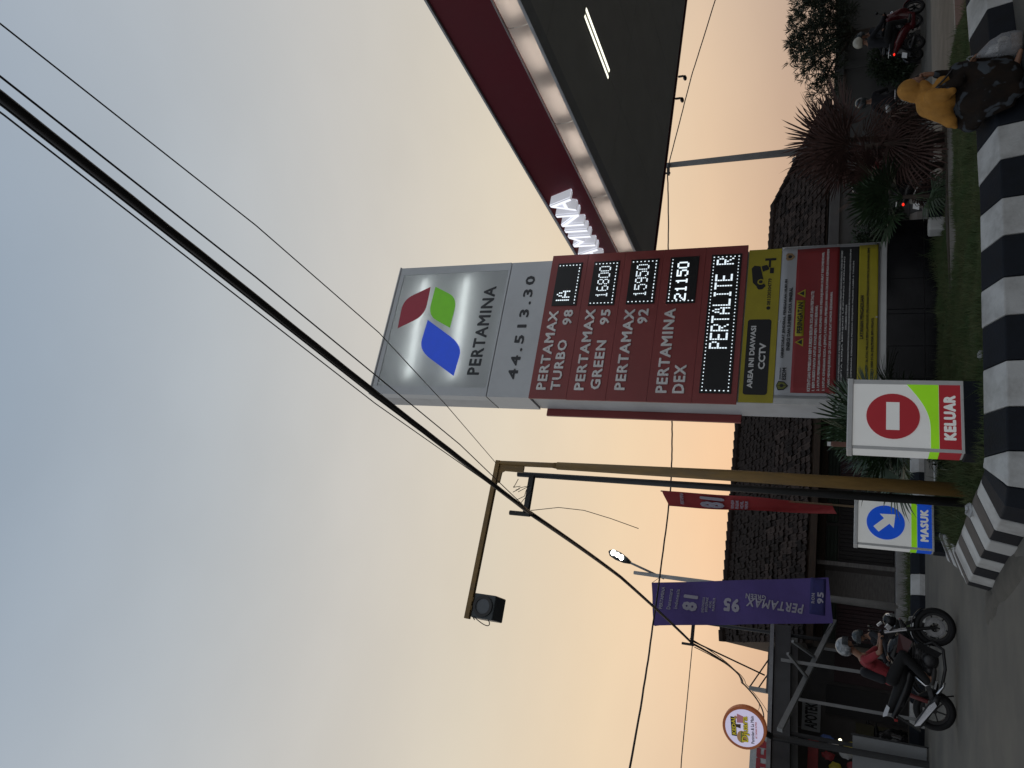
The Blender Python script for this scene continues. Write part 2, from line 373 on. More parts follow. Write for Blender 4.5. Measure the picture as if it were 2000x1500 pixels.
# colours: block right of 5.69 is white, 5.69-5.23 black ... count back
nb = 4+bd.index(5.69)       # index of the block that starts at 5.69
taupetop = mat('taupe_kerb_top', (.085,.074,.066), .85, .25, 5, bump=.3)
sweep_kerb('island_kerb', line, lens, PROF, (nb % 2 == 1), taupe_from=corner-.2)
PROF2 = [(-.02,-.05),(0,.12),(.12,.30),(.3,.31),(.3,-.05)]
def k2(name, line, ln, fw): return sweep_kerb(name, line, ln, [(-o, z) for o, z in PROF2], fw)
k2('far_kerb', [(-1.2,22.75),(2.2,21.75),(9.2,21.55)], [.52], False)
plainkerb = mat('bare_kerb', (.06,.058,.055), .85, .25, 2)
wk_, bk_ = white_kerb, black_kerb; white_kerb = mat('faded_kerb_white', (.22,.2,.18), .8, .2, 3, dirt=.5); black_kerb = plainkerb
k2('street_kerb', [(9.25,21.55),(30,21.2)], [.9,.5,1.4,.45], False)
white_kerb, black_kerb = wk_, bk_
slab('verge', [(-1.0,23.0),(2.2,22.0),(9,21.8),(30,21.45),(30,21.95),(12,21.95),(12,23.9),(-1,23.9)], -.02, .27, soil)
# short kerb stub at the edge of the planting bed
ks = thing('kerb_stub', None, None, (8.2,12.4,.3), kind='structure')
MB().box(8.06,8.62,12.26,12.5,.28,.55).build('kerb_block', black_kerb, ks, bev=.02)
MB().box(7.8,8.05,12.26,12.5,.28,.55).build('kerb_block', white_kerb, ks, bev=.03)

# ------------------------------------------------------------------ the fuel price pylon
PY = 13.35
py = thing('price_pylon', 'tall grey and red fuel station price pylon on black tiled base', 'pylon', (6.68, 13.75, GZ))
def P(name, M, *boxes, bev=.006, parent=None):
    b = MB()
    for q in boxes: b.box(*q)
    return b.build(name, M, parent or py, bev=bev)
core = mat('tile_grout', (.11,.11,.11), .9)
base = P('plinth', core, (4.72,8.66,13.33,14.4,GZ-.08,1.12))
xs = [8.69,8.09,7.49,6.885]; xs2 = [6.795,6.18,5.58,4.98,4.69]
for X in (xs, xs2):
    for a, b in zip(X, X[1:]):
        for z0, z1 in ((.25,.545),(.545,1.13)):
            P('tile', tileblack, (b+.004, a-.004, 13.30+random.uniform(-.002,.002), 13.33, z0+.004, z1-.004), bev=.002, parent=base)
for z0, z1 in ((.25,.545),(.545,1.13)): P('tile', tileblack, (6.80,6.878,13.301,13.33,z0+.004,z1-.004), bev=.002, parent=base)
for y0, y1 in ((13.30,13.66),(13.66,14.02),(14.02,14.4)):
    for z0, z1 in ((.25,.545),(.545,1.13)):
        for x0 in (4.69, 8.66): P('tile', tileblack, (x0, x0+.03, y0+.004, y1-.004, z0+.004, z1-.004), bev=.002, parent=base)
P('lower_cabinet', alum_side, (5.10,8.27,13.395,14.08,1.13,3.545))
P('frame_rail', whitepl, (5.085,8.30,13.36,13.40,1.132,1.22),(5.085,5.2,13.362,13.40,1.22,2.93),(8.22,8.295,13.362,13.40,1.22,2.93), bev=.004)
P('price_cabinet', alum_side, (5.12,8.26,13.39,14.08,3.55,7.635))
P('rear_panel', redp, (4.97,8.38,14.085,14.15,3.56,7.5))
for z1, z0 in ((7.64,6.832),(6.828,6.02),(6.016,5.212),(5.208,4.362),(4.358,3.56)):
    P('price_panel', redp, (5.065+random.uniform(-.008,.008), 8.38, 13.35+random.uniform(0,.003), 13.389, z0, z1), bev=.003)
P('number_panel', alum, (5.085,8.275,13.375,14.07,7.645,8.60))
P('head_back', alum_side, (5.085,8.28,13.62,14.07,8.615,11.49))
P('head_frame', alum, (5.085,5.28,13.37,13.62,8.615,11.49),(8.09,8.28,13.37,13.62,8.615,11.49),(5.28,8.09,13.371,13.62,11.37,11.488),(5.28,8.09,13.371,13.62,8.616,8.66), bev=.004)
P('top_cap', alum_side, (5.07,8.295,13.355,14.09,11.492,11.53))
P('side_seam', blackpl, (5.078,5.084,13.38,14.06,8.6,8.615))
lp = mat_panel('logo_sheet', (.62,.64,.645), .5)
MB().add([(5.28,13.385,8.66),(8.09,13.385,8.66),(8.09,13.385,11.37),(5.28,13.385,11.37)], [(0,1,2,3)]).build('logo_sheet', lp, py)
tube = mat_emit('tube_glow', (.95,1,.98), 9)
for z in (9.62, 10.72):
    MB().cyl((5.5,13.50,z-.1),(7.95,13.50,z+.06),.02,10).build('light_tube', tube, py)
def rounded(pts, rnd, k=.42, n=7):
    out = []; m_ = len(pts)
    for i, p in enumerate(pts):
        p = Vector(p); a = Vector(pts[i-1]); b = Vector(pts[(i+1) % m_])
        if rnd[i]:
            q0 = p.lerp(a, k); q1 = p.lerp(b, k)
            for j in range(n+1):
                t = j/n; out.append(tuple(q0*(1-t)**2+p*2*t*(1-t)+q1*t*t))
        else: out.append(tuple(p))
    return out
def flat(name, poly, y, M, parent, th=.004):
    return MB().prism(poly, y-th, y).build(name, M, parent)
lr = mat('logo_red', (.24,.018,.035), .4, .04, emit=.22); lg = mat('logo_green', (.11,.36,.012), .4, .04, emit=.42); lb = mat('logo_blue', (.012,.055,.48), .4, .04, emit=.5)
LY = 13.38
flat('logo_mark', rounded([(7.75,10.58),(7.44,11.24),(6.70,11.2),(7.02,10.56)], (0,1,0,1), .38), LY, lr, py)
flat('logo_mark', rounded([(7.75,10.45),(7.44,9.81),(6.69,9.83),(7.01,10.47)], (0,1,0,1), .38), LY, lg, py)
flat('logo_mark', rounded([(6.90,10.45),(6.26,9.42),(5.54,9.48),(6.15,10.5)], (0,1,0,1), .34), LY, lb, py)
T('PERTAMINA', 5.57, 7.70, 8.88, 9.17, LY, darktext, py, .03, sp=1.12)
T('44.513.30', 5.48, 7.92, 7.98, 8.2, 13.374, darktext, py, .03, sp=1.35)
for s, x0, x1, z0, z1 in (('PERTAMAX',5.25,7.03,7.29,7.5),('TURBO',5.25,6.36,6.985,7.19),('98',6.70,7.05,6.965,7.17),('PERTAMAX',5.26,7.05,6.485,6.69),('GREEN',5.28,6.34,6.155,6.36),('95',6.69,7.04,6.16,6.36),
                          ('PERTAMAX',5.28,7.03,5.655,5.865),('92',6.70,7.03,5.375,5.585),('PERTAMINA',5.24,7.02,4.84,5.055),('DEX',5.24,5.82,4.515,4.735)):
    T(s, x0, x1, z0, z1, 13.352, silver, py, .03, .02, sp=1.14)
# dot-matrix displays
F57 = {'0':'01110 10001 10001 10001 10001 10001 01110','1':'00100 01100 00100 00100 00100 00100 01110','2':'01110 10001 00001 00110 01000 10000 11111','5':'11111 10000 11110 00001 00001 10001 01110','6':'01110 10000 10000 11110 10001 10001 01110','8':'01110 10001 10001 01110 10001 10001 01110','9':'01110 10001 10001 01111 00001 00001 01110',
       'A':'00100 01010 01010 10001 11111 10001 10001','|':'00001 00001 00001 00001 00001 00001 00001','P':'11110 10001 10001 11110 10000 10000 10000','E':'11111 10000 10000 11110 10000 10000 11111','R':'11110 10001 10001 11110 10100 10010 10001','T':'11111 00100 00100 00100 00100 00100 00100','L':'10000 10000 10000 10000 10000 10000 11111','I':'01110 00100 00100 00100 00100 00100 01110',' ':'00000 00000 00000 00000 00000 00000 00000'}
def led(box, s, tb, border, fat=.8):
    x0, x1, z0, z1 = box
    d = P('display', ledblack, (x0, x1, 13.334, 13.352, z0, z1), bev=.003)
    nc = len(s)*6-1; a0, a1, c0, c1 = tb; px, pz = (a1-a0)/nc, (c1-c0)/7; y0, y1 = 13.328, 13.333
    for i, ch in enumerate(s):
        b = MB()
        for r, row in enumerate(F57[ch].split()):
            for c, q in enumerate(row):
                if q == '1':
                    cx, cz = a0+(i*6+c+.5)*px, c1-(r+.5)*pz; b.box(cx-px*fat/2, cx+px*fat/2, y0, y1, cz-pz*fat/2, cz+pz*fat/2)
        if b.v: b.build('led_character', ledw, d)
    b = MB(); q = .0085; st = .072
    e0, e1, f0, f1 = x0+.05, x1-.06, z0+.05, z1-.05
    k = int((e1-e0)/st)
    for i in range(k+1):
        x = e0+(e1-e0)*i/k; w = q*((2.0 if i % 3 else .8) if len(s) < 8 else 1.)
        if 'b' in border: b.box(x-w, x+w, y0, y1, f0-q, f0+q)
        if 't' in border: b.box(x-w, x+w, y0, y1, f1-q, f1+q)
    k = max(3, int((f1-f0)/st))
    for i in range(k+1):
        z = f0+(f1-f0)*i/k
        if 'l' in border: b.box(e0-q, e0+q, y0, y1, z-q*1.4, z+q*1.4)
        if 'r' in border: b.box(e1-q, e1+q, y0, y1, z-q*1.4, z+q*1.4)
    tag(b.build('led_border', ledw, d), kind='stuff')
led((7.15,8.17,6.93,7.48), '|A', (7.12,7.50,7.10,7.40), 'br', .7)
led((7.135,8.17,6.115,6.67), '16800', (7.31,8.05,6.28,6.54), 'lrb', .66)
led((7.145,8.175,5.29,5.87), '15950', (7.31,8.05,5.47,5.74), 'lrb', .66)
led((7.135,8.18,4.485,5.055), '21150', (7.20,8.06,4.67,4.90), 'lt', .98)
led((5.255,8.19,3.665,4.24), 'PERTALITE R', (6.15,8.10,3.80,4.14), 'tblr', .74)
# camera surveillance board
cb = P('notice_board', yellowp, (5.11,8.275,13.372,13.394,2.935,3.535), bev=.004)
def rrect(x0, x1, z0, z1, r): return rounded([(x0,z0),(x1,z0),(x1,z1),(x0,z1)], (1,1,1,1), .5, 4) if r is None else [(cx+r*math.cos(a), cz+r*math.sin(a)) for cx, cz, a0 in ((x1-r,z0+r,-90),(x1-r,z1-r,0),(x0+r,z1-r,90),(x0+r,z0+r,180)) for a in [R(a0+k*18) for k in range(6)]]
flat('dark_plate', rrect(5.255,6.765,3.045,3.465,.05), 13.371, printk, cb)
T('AREA INI DIAWASI', 5.38, 6.63, 3.305, 3.4, 13.366, printw, cb, .035, .003)
T('CCTV', 5.75, 6.28, 3.11, 3.23, 13.366, printw, cb, .035, .003)
T('081330304779', 7.06, 7.63, 3.085, 3.15, 13.371, printk, cb, .025, .003)
circ = lambda cx, cz, rx, rz=None, n=24: [(cx+rx*math.cos(2*math.pi*i/n), cz+(rz or rx)*math.sin(2*math.pi*i/n)) for i in range(n)]
flat('phone_icon', circ(7.0,3.117,.036), 13.371, printk, cb)
for q in ([(7.47,3.36),(7.55,3.43),(7.86,3.47),(7.92,3.42),(7.90,3.31),(7.62,3.24),(7.47,3.28)], [(7.40,3.32),(7.46,3.36),(7.52,3.22),(7.47,3.19),(7.40,3.25)], [(7.78,3.26),(7.9,3.29),(7.93,3.19),(7.83,3.14)], [(7.74,3.06),(7.86,3.06),(7.86,3.13),(7.74,3.13)], [(7.87,3.12),(8.02,3.12),(8.02,3.16),(7.87,3.16)], [(8.02,3.03),(8.07,3.03),(8.07,3.23),(8.02,3.23)]):
    flat('camera_icon', q, 13.371, printk, cb)
flat('camera_lens', circ(7.56,3.285,.06), 13.3665, yellowp, cb, .002); flat('camera_lens', circ(7.56,3.285,.035), 13.3635, printk, cb, .002)

# ------------------------------------------------------------------ vinyl warning banner tied over the lower cabinet
bn = thing('vinyl_banner', 'red white and yellow printed warning banner tied to foot of pylon', 'banner', (6.75,13.34,1.2))
def wav(x, z): return .007*np.sin(x*5.1+z*3.3)+.006*np.sin(z*7.7-x*2.2)-.004
def cloth(name, x0, x1, z0, z1, y, M, parent, disp, nx=24, nz=14, th=.004):
    b = MB(); V = []
    for k, dy in enumerate((0, th)):
        for j in range(nz+1):
            for i in range(nx+1):
                x = x0+(x1-x0)*i/nx; z = z0+(z1-z0)*j/nz; b.v.append((x, y+dy+float(disp(x, z)), z))
    n = (nx+1)*(nz+1)
    for j in range(nz):
        for i in range(nx):
            a = j*(nx+1)+i; b.f.append((a, a+1, a+nx+2, a+nx+1)); b.f.append((n+a, n+a+nx+1, n+a+nx+2, n+a+1))
    ed = [i for i in range(nx+1)]+[j*(nx+1)+nx for j in range(1, nz+1)]+[nz*(nx+1)+i for i in range(nx-1, -1, -1)]+[j*(nx+1) for j in range(nz-1, 0, -1)]
    for a, c in zip(ed, ed[1:]+ed[:1]): b.f.append((a, n+a, n+c, c))
    return b.build(name, M, parent, smooth=True)
BY = 13.335
cloth('sheet', 5.24, 8.265, 1.26, 2.92, BY, vinylw, bn, wav)
cloth('red_field', 5.29, 8.21, 1.915, 2.65, BY-.006, vinylr, bn, wav)
cloth('black_field', 5.29, 8.205, 1.585, 1.914, BY-.006, vinylk, bn, wav)
cloth('yellow_field', 5.29, 8.225, 1.27, 1.584, BY-.006, vinyly, bn, wav)
cloth('title_plate', 6.39, 7.12, 2.475, 2.62, BY-.011, vinyly, bn, wav, 8, 3)
TB = lambda s, x0, x1, z0, z1, M=printw, b=.02: T(s, x0, x1, z0, z1, BY-.012, M, bn, b, .004, disp=wav)
TB('DIREKTORAT JENDERAL PENEGAKAN HUKUM', 5.97, 7.56, 2.785, 2.845, printk, .03); TB('ENERGI DAN SUMBER DAYA MINERAL', 6.11, 7.39, 2.7, 2.76, printk, .03)
T('PERINGATAN', 6.44, 7.07, 2.50, 2.595, BY-.017, printk, bn, .03, .004, disp=wav)
for cx in (6.27, 7.26):
    flat('warning_triangle', [(cx-.085,2.475),(cx+.085,2.475),(cx,2.615)], BY-.012, vinyly, bn); flat('warning_triangle', [(cx-.05,2.495),(cx+.05,2.495),(cx,2.58)], BY-.017, printk, bn, .002)
for s, x0, x1, z0 in (('KETENTUAN PEMBELIAN BBM SUBSIDI BERUPA SOLAR DAN PERTALITE:',5.32,7.31,2.325),('1. BBM SUBSIDI HANYA UNTUK KONSUMEN YANG BERHAK;',5.33,7.0,2.245),('2. UNTUK PEMBELIAN MELALUI JERIGEN, KONSUMEN HARUS MENUNJUKKAN SURAT REKOMENDASI;',5.33,8.1,2.165),('3. UNTUK KENDARAAN RODA 4 (EMPAT) ATAU LEBIH, PEMBELIAN HANYA DILAYANI KEPADA KONSUMEN',5.33,8.16,2.08),('YANG MENUNJUKKAN QR CODE SESUAI PLAT NOMOR KENDARAAN.',5.40,7.27,2.0)):
    TB(s, x0, x1, z0, z0+.052)
for s, x0, x1, z0 in (('PASAL 40 ANGKA 9 UNDANG-UNDANG NO. 6 TAHUN 2023 TENTANG PENETAPAN PERATURAN PEMERINTAH PENGGANTI UNDANG-UNDANG NO. 2 TAHUN 2022 TENTANG',5.34,8.12,1.86),('CIPTA KERJA MENJADI UNDANG-UNDANG',5.5,8.0,1.815),('ANCAMAN PIDANA',6.5,7.0,1.765),('SETIAP ORANG YANG MENYALAHGUNAKAN PENGANGKUTAN DAN/ATAU NIAGA BAHAN BAKAR MINYAK, BAHAN BAKAR GAS, DAN/ATAU LIQUEFIED PETROLEUM GAS',5.34,8.15,1.715),('DIPIDANA DENGAN PIDANA PENJARA PALING LAMA 6 TAHUN',5.6,7.9,1.66)):
    TB(s, x0, x1, z0, z0+.028, printw, .01)
TB('LAYANAN PENGADUAN', 6.32, 7.18, 1.495, 1.555, printk, .03)
TB('CALL CENTER ESDM 136 ATAU MELALUI ESDM.LAPOR.GO.ID (PELAYANAN PENGADUAN PENYALAHGUNAAN BBM)', 5.34, 8.16, 1.405, 1.455, printk); TB('NOMOR | 0812 3000 0136 (HELPDESK BPH MIGAS)', 5.34, 6.73, 1.325, 1.375, printk)
TB('KEMENTERIAN', 5.54, 5.77, 2.825, 2.845, printk); TB('ESDM', 5.53, 5.77, 2.735, 2.805, printk, .02)
em = mat('emblem_green', (.16,.17,.03), .5); gold = mat('emblem_gold', (.30,.19,.09), .5, .3, 30)
flat('emblem', [(5.33,2.86),(5.42,2.895),(5.51,2.86),(5.50,2.76),(5.42,2.69),(5.34,2.76)], BY-.012, printk, bn); flat('emblem', [(5.35,2.85),(5.42,2.88),(5.49,2.85),(5.48,2.765),(5.42,2.71),(5.36,2.765)], BY-.017, em, bn, .002)
flat('emblem', [(5.415,2.72),(5.425,2.72),(5.425,2.87),(5.415,2.87)], BY-.02, printk, bn, .002); flat('emblem', circ(5.42,2.8,.032,n=12), BY-.021, printk, bn, .002)
flat('crest', [(7.97,2.82),(8.01,2.855),(8.05,2.84),(8.09,2.855),(8.13,2.82),(8.12,2.74),(8.05,2.685),(7.98,2.74)], BY-.012, gold, bn); flat('crest', circ(8.05,2.775,.035,n=12), BY-.017, printk, bn, .002)
b = MB()
for x, z in ((5.27,2.9),(8.24,2.9),(5.27,1.29),(8.24,1.29),(6.7,2.9),(6.75,1.29)): b.cyl((x,13.322,z),(x,13.36,z),.014,8)
b.build('eyelet', chrome, bn)

# ------------------------------------------------------------------ station canopy
cn = thing('station_canopy', 'dark canopy roof with maroon fascia and lit strip over the forecourt', 'canopy', (16, 12.6, GZ))
maroon = mat('maroon_fascia', (.11,.005,.014), .5, .1, .7, spec=.2)
soff = mat('soffit_sheet', (.5,.515,.505), .6, .06, 1.5)
trim = mat('grey_trim', (.36,.38,.4), .45, .1)
C = lambda name, M, *bx, bev=.006, parent=None: P(name, M, *bx, bev=bev, parent=parent or cn)
C('roof_deck', steel_grey, (9.3,26,1.0,15.95,6.75,7.45))
for i in range(9):
    x0 = 9.42+i*1.84
    for j in range(4):
        y0 = 1.05+j*3.73
        C('soffit_panel', soff, (x0,x0+1.834,y0,y0+3.724,6.205,6.225), bev=0)
C('fascia', maroon, (9.1,9.2,1.0,16.2,6.615,7.58))
C('fascia', maroon, (9.2,26,16.08,16.2,6.21,7.58))
C('edge_trim', trim, (9.12,9.42,1.0,16.07,6.19,6.245),(9.08,9.12,1.0,16.2,6.6,6.616))
C('edge_trim', trim, (9.06,9.12,1.0,16.2,7.58,7.62))
strip = mat_panel('strip_sheet', (.60,.53,.49), .55)
stube = mat_emit('strip_tube', (1,.91,.82), 10)
yj = [1.2,3.44,5.68,7.92,10.14,12.38,14.6,16.18]
for a, c in zip(yj, yj[1:]):
    b = MB(); pr = [(9.135,6.25),(9.105,6.33),(9.10,6.45),(9.105,6.55),(9.13,6.595)]
    for y in (a+.006, c-.006): b.v += [(x, y, z) for x, z in pr]
    for i in range(4): b.f.append((i, i+1, 6+i, 5+i))
    s_ = b.build('strip_panel', strip, cn, smooth=True)
    h = (c-a)/2
    for k in range(2):
        MB().cyl((9.23,a+.2+k*h,6.37),(9.23,a+h-.2+k*h,6.37),.016,8).build('light_tube', stube, s_)
C('strip_back', soff, (9.32,9.36,1.0,16.0,6.25,6.6))
lz = mat('recess_reflector', (.5,.5,.46), .35, .05)
lm = C('soffit_lamp', lz, (11.08,11.34,9.70,9.715,6.19,6.203),(11.08,11.34,11.29,11.305,6.19,6.203),(11.08,11.095,9.715,11.29,6.19,6.203),(11.325,11.34,9.715,11.29,6.19,6.203), bev=0)
C('reflector', lz, (11.096,11.324,9.716,11.289,6.196,6.2025), parent=lm, bev=0)
for x in (11.125, 11.295): MB().box(x-.028,x+.028,9.72,11.28,6.182,6.195).build('light_tube', mat_emit('lamp_tube', (1,.98,.80), 1.6), lm)
letf = mat('letter_acrylic', (.62,.63,.68), .3, .05, emit=.34, ecol=(.9,.92,1)); letface = mat('letter_lit_face', (.65,.66,.7), .3, .05, emit=1.0, ecol=(.9,.92,1)); 
me = text_mesh('PERTAMINA', .02, .5, sp=1.22); a = np.empty(len(me.vertices)*3); me.vertices.foreach_get('co', a); a = a.reshape(-1,3); lo, hi = a.min(0), a.max(0); q = (a-lo)/(hi-lo)
out = np.stack([9.095-q[:,2]*.25, 16.05-q[:,0]*4.05, 6.88+q[:,1]*.52], 1)-np.array(cn.location); me.vertices.foreach_set('co', out.ravel()); me.update(); me.materials.clear(); me.materials.append(letf); me.materials.append(letface)
for p_ in me.polygons: p_.material_index = 1 if abs(p_.normal.x) > .9 else 0
link('channel_letters', me, cn)
for x, y in ((15.65,16.2),(14.88,16.18)):
    c_ = C('edge_camera', blackpl, (x-.02,x+.02,y,y+.05,6.06,6.21)); MB().ell((x,y+.1,6.04),(.06,.09,.05)).build('camera_head', blackpl, c_, smooth=True)
for x, y in ((15.2,7.2),(22.5,7.2),(22.5,13.2)):
    C('column', alum, (x-.22,x+.22,y-.22,y+.22,GZ-.02,6.2), bev=.02)
# ------------------------------------------------------------------ illuminated entrance and exit signs
gl = .42
sw = mat('sign_white_face', (.60,.61,.60), .35, .03, 3, emit=.27); sr = mat('sign_red_face', (.22,.012,.018), .35, .05, 3, emit=.42); sg = mat('sign_green_face', (.22,.52,.01), .35, .05, 3, emit=.42); sb = mat('sign_blue_face', (.006,.05,.36), .35, .05, 3, emit=.6)
def road_sign(label, cx, y, z0, word, exit_, rz=0):
    """cabinet 0.80 wide, base at z0; vertices built about x=cx"""
    t = thing('lit_sign', label, 'sign', (cx, y+.12, z0), group='illuminated entrance and exit cabinets')
    x0, x1 = cx-.40, cx+.40; zb = z0+.17; zt = z0+1.30
    P('plinth', black_kerb, (x0-.01,x1+.01,y+.0,y+.30,z0-.06,zb), parent=t, bev=.01)
    P('cabinet', whitepl, (x0,x1,y+.012,y+.26,zb,zt-.06), parent=t, bev=.012)
    P('cap', whitepl, (x0-.015,x1+.015,y-.012,y+.275,zt-.06,zt), parent=t, bev=.01)
    P('frame', whitepl, (x0-.006,x0+.03,y-.002,y+.012,zb,zt-.06),(x1-.045,x1+.006,y-.002,y+.012,zb,zt-.06),(x0+.03,x1-.045,y-.002,y+.012,zb,zb+.03), parent=t, bev=.004)
    f0, f1 = x0+.03, x1-.045; gz0, gz1 = zb+.235, zb+.325
    Y = y+.010
    flat('face', [(f0,zb+.03),(f1,zb+.03),(f1,zt-.06),(f0,zt-.06)], Y, sw, t, .004)
    band = sr if exit_ else sb
    gp = [(f0,gz0),(f1,gz0)]
    k = [(f1-.52*j/16, gz1-.012+(zt-.58-gz1)*(1-math.sin(math.pi/2*j/16))**1.15) for j in range(17)]+[(f0,gz1-.012)]
    flat('green_band', gp+k if exit_ else [(f0,gz0),(f1,gz0),(f1,gz1-.012),(f0,gz1-.012)], Y-.005, sg, t, .003)
    flat('word_band', [(f0,zb+.03),(f1,zb+.03),(f1,gz0-.003),(f0,gz0-.003)], Y-.005, band, t, .003)
    # the graphics run on round the left-hand side
    P('side_graphic', sw, (x0-.004,x0-.0005,y+.02,y+.255,gz1,zt-.064), parent=t, bev=0); P('side_graphic', sg, (x0-.004,x0-.0005,y+.02,y+.255,gz0,gz1-.002), parent=t, bev=0); P('side_graphic', band, (x0-.004,x0-.0005,y+.02,y+.255,zb+.03,gz0-.002), parent=t, bev=0)
    cxx = cx-.02; cz = zb+.675
    if exit_:
        flat('disc', circ(cxx,cz,.262,n=40), Y-.010, sr, t, .003); flat('bar', [(cxx-.16,cz-.065),(cxx+.16,cz-.065),(cxx+.16,cz+.065),(cxx-.16,cz+.065)], Y-.015, sw, t, .003)
    else:
        flat('disc', circ(cxx,cz,.272,n=40), Y-.010, sb, t, .003)
        ar = [(-.165,-.05),(.02,-.05),(.02,-.13),(.17,0),(.02,.13),(.02,.05),(-.165,.05)]; a = R(-47)
        flat('arrow', [(cxx+.01+(x*math.cos(a)-z*math.sin(a))*1.12, cz+(x*math.sin(a)+z*math.cos(a))*1.12) for x, z in ar], Y-.015, sw, t, .003)
    T(word, f0+.1, f1-.12, zb+.075, zb+.19, Y-.009, sw, t, .065, .004, sp=1.12)
    return t
road_sign('lit white exit sign with red no entry disc behind kerb', 3.245, 8.75, .345, 'KELUAR', True)
road_sign('lit white entrance sign with blue arrow disc behind black pole', 3.13, 13.3, .28, 'MASUK', False)
bt = thing('drink_bottle', 'small brown bottle with white cap standing on exit sign', 'bottle', (2.925,8.9,1.645))
MB().tube([(2.925,8.9,1.647),(2.925,8.9,1.79),(2.925,8.9,1.81)], [.028,.03,.018], 12).build('body', mat('brown_label', (.12,.05,.03), .5), bt)
MB().cyl((2.925,8.9,1.808),(2.925,8.9,1.845),.024,12).build('cap', whitepl, bt)

# ------------------------------------------------------------------ gantry pole with hanging lamp box, black cable pole
gp_ = thing('yellow_gantry_pole', 'yellow steel pole with long horizontal arm over the road', 'pole', (2.80,10.03,GZ))
MB().tube([(2.805,10.03,GZ-.1),(2.80,10.03,3.0),(2.775,10.03,5.47)], [.085,.075,.055], 14).build('post', yellow_pole, gp_, smooth=True)
MB().tube([(2.775,10.03,5.4),(2.778,10.03,5.55),(2.76,10.03,6.42)], [.055,.038,.036], 12).build('upper_post', yellow_pole, gp_, smooth=True)
MB().bar((2.795,10.03,6.41),(.50,10.03,6.445),.07,.075).build('arm', yellow_pole, gp_, bev=.006)
MB().prism([(2.73,6.37),(2.73,5.98),(2.64,5.98),(2.645,6.28),(2.62,6.32),(2.46,6.33),(2.46,6.37)], 10.015, 10.045).build('gusset', yellow_pole, gp_)
MB().cyl((2.805,10.03,GZ-.02),(2.805,10.03,GZ+.04),.13,14).build('base_flange', yellow_pole, gp_)
bx = thing('lamp_box', 'grey square lamp box with round lens hanging from gantry arm', 'lamp box', (.69,10.05,6.1))
gbox = mat('dark_grey_cabinet', (.05,.062,.068), .5, .15, 5)
P('housing', gbox, (.53,.86,10.02,10.38,6.06,6.395), parent=bx, bev=.015)
P('hanger', yellow_pole, (.62,.68,10.0,10.06,6.39,6.42),(.74,.80,10.0,10.06,6.39,6.42), parent=bx)
MB().ring((.695,10.01,6.235),(0,1,0),.145,.105,.02).build('lens_ring', blackpl, bx); MB().cyl((.695,10.015,6.235),(.695,10.019,6.235),.107,28).build('lens', mat('frosted_lens', (.10,.115,.13), .4), bx)
pts = [(.55,10.03,6.36)]+[(.5+.05*math.sin(t*2.3), 10.03+.02*math.cos(t*2), 6.34-.07*t+.08*math.sin(t*2.1)) for t in np.linspace(0, 3.4, 22)]
MB().tube(pts, .007, 6).build('loose_wire', cable_m, bx, smooth=True)
def bracket_pole(label, x, y, zt, s=1., zb=GZ, base_x=None):
    t = thing('cable_pole', label, 'pole', (base_x or x, y, zb), group='black steel cable poles')
    MB().tube([(base_x or x,y,zb-.1),(x,y,zt)], [.055*s,.038*s], 12).build('post', black_pole, t, smooth=True)
    MB().bar((x,y,zt-.235*s),(x-.56*s,y,zt-.235*s),.075*s,.08*s).build('cross_arm', black_pole, t, bev=.004)
    MB().cyl((x-.585*s,y,zt-.30*s),(x-.585*s,y,zt+.02*s),.034*s,12).build('end_upright', black_pole, t)
    return t
bracket_pole('black steel cable pole standing beside the yellow gantry pole', 2.655, 10.2, 6.14, base_x=2.70)
bracket_pole('distant black cable pole behind the purple flag banner', 2.10, 23.5, 6.1, 1.1, .25, base_x=2.12)

# overhead lines
def wire(label, pts, r, n=14, sag=0., cat='cable', wob=0.):
    P_ = [Vector(p) for p in pts]; out = []
    for a, b in zip(P_, P_[1:]):
        for i in range(n):
            t = i/n; p = a.lerp(b, t); p.z -= sag*4*t*(1-t)
            if wob: p.x += random.uniform(-wob, wob); p.z += random.uniform(-wob, wob)
            out.append(p)
    out.append(P_[-1]); c = out[len(out)//2]
    return top('overhead_cable', MB().tube(out, r, 6), cable_m, label, cat, tuple(out[0]), True, group='overhead cables')
wire('thick black bundled overhead cable running to the crossarm', [(2.11,-6,5.02),(2.11,1.67,5.30),(2.10,5.6,5.575),(2.09,10.2,5.84)], .030, wob=.002)
wire('black bundled overhead cable from crossarm toward distant pole', [(2.09,10.2,5.84),(2.11,16,6.03),(1.52,23.5,5.86)], .034, sag=.03)
wire('thin wire hugging underside of the thick cable bundle', [(2.06,-6,5.0),(2.06,1.7,5.27),(2.065,5.6,5.57),(2.09,10.2,5.82)], .006)
wire('thin wire running just above the thick cable bundle', [(2.2,-6,5.3),(2.2,1.62,5.30),(2.2,3.56,5.36),(2.2,5.01,5.45),(2.2,7.32,5.6),(2.14,10.2,5.89)], .006)
wire('lowest thin wire left of the thick cable bundle', [(2.0,-6,5.05),(2.02,1.7,5.26),(2.03,5.6,5.60),(2.08,10.2,5.80)], .005)
wire('thin wire crossing pylon face toward gantry pole', [(2.72,-4,6.1),(2.72,1.71,5.75),(2.72,3.68,5.65),(2.72,5.52,5.70),(2.72,7.45,5.97),(2.74,9.98,6.42)], .005)
wire('thin wire under the far cable bundle toward distant pole', [(2.06,10.2,5.80),(2.03,16,5.94),(1.50,23.5,5.80)], .008, sag=.06)
wire('black cable strung across road above the flag banners', [(-5.5,11.5,5.1),(-1.48,16.76,5.59),(1.58,20.92,6.41),(6.06,23.43,6.9),(8.82,24.47,7.36),(15.8,24.9,8.3),(19.2,24.6,8.62)], .024, sag=.02, wob=.006)
wire('thin lower cable across sky beside the round shop sign', [(-5,16,4.3),(-1.3,19.5,5.1),(1.42,23.4,5.8)], .012)
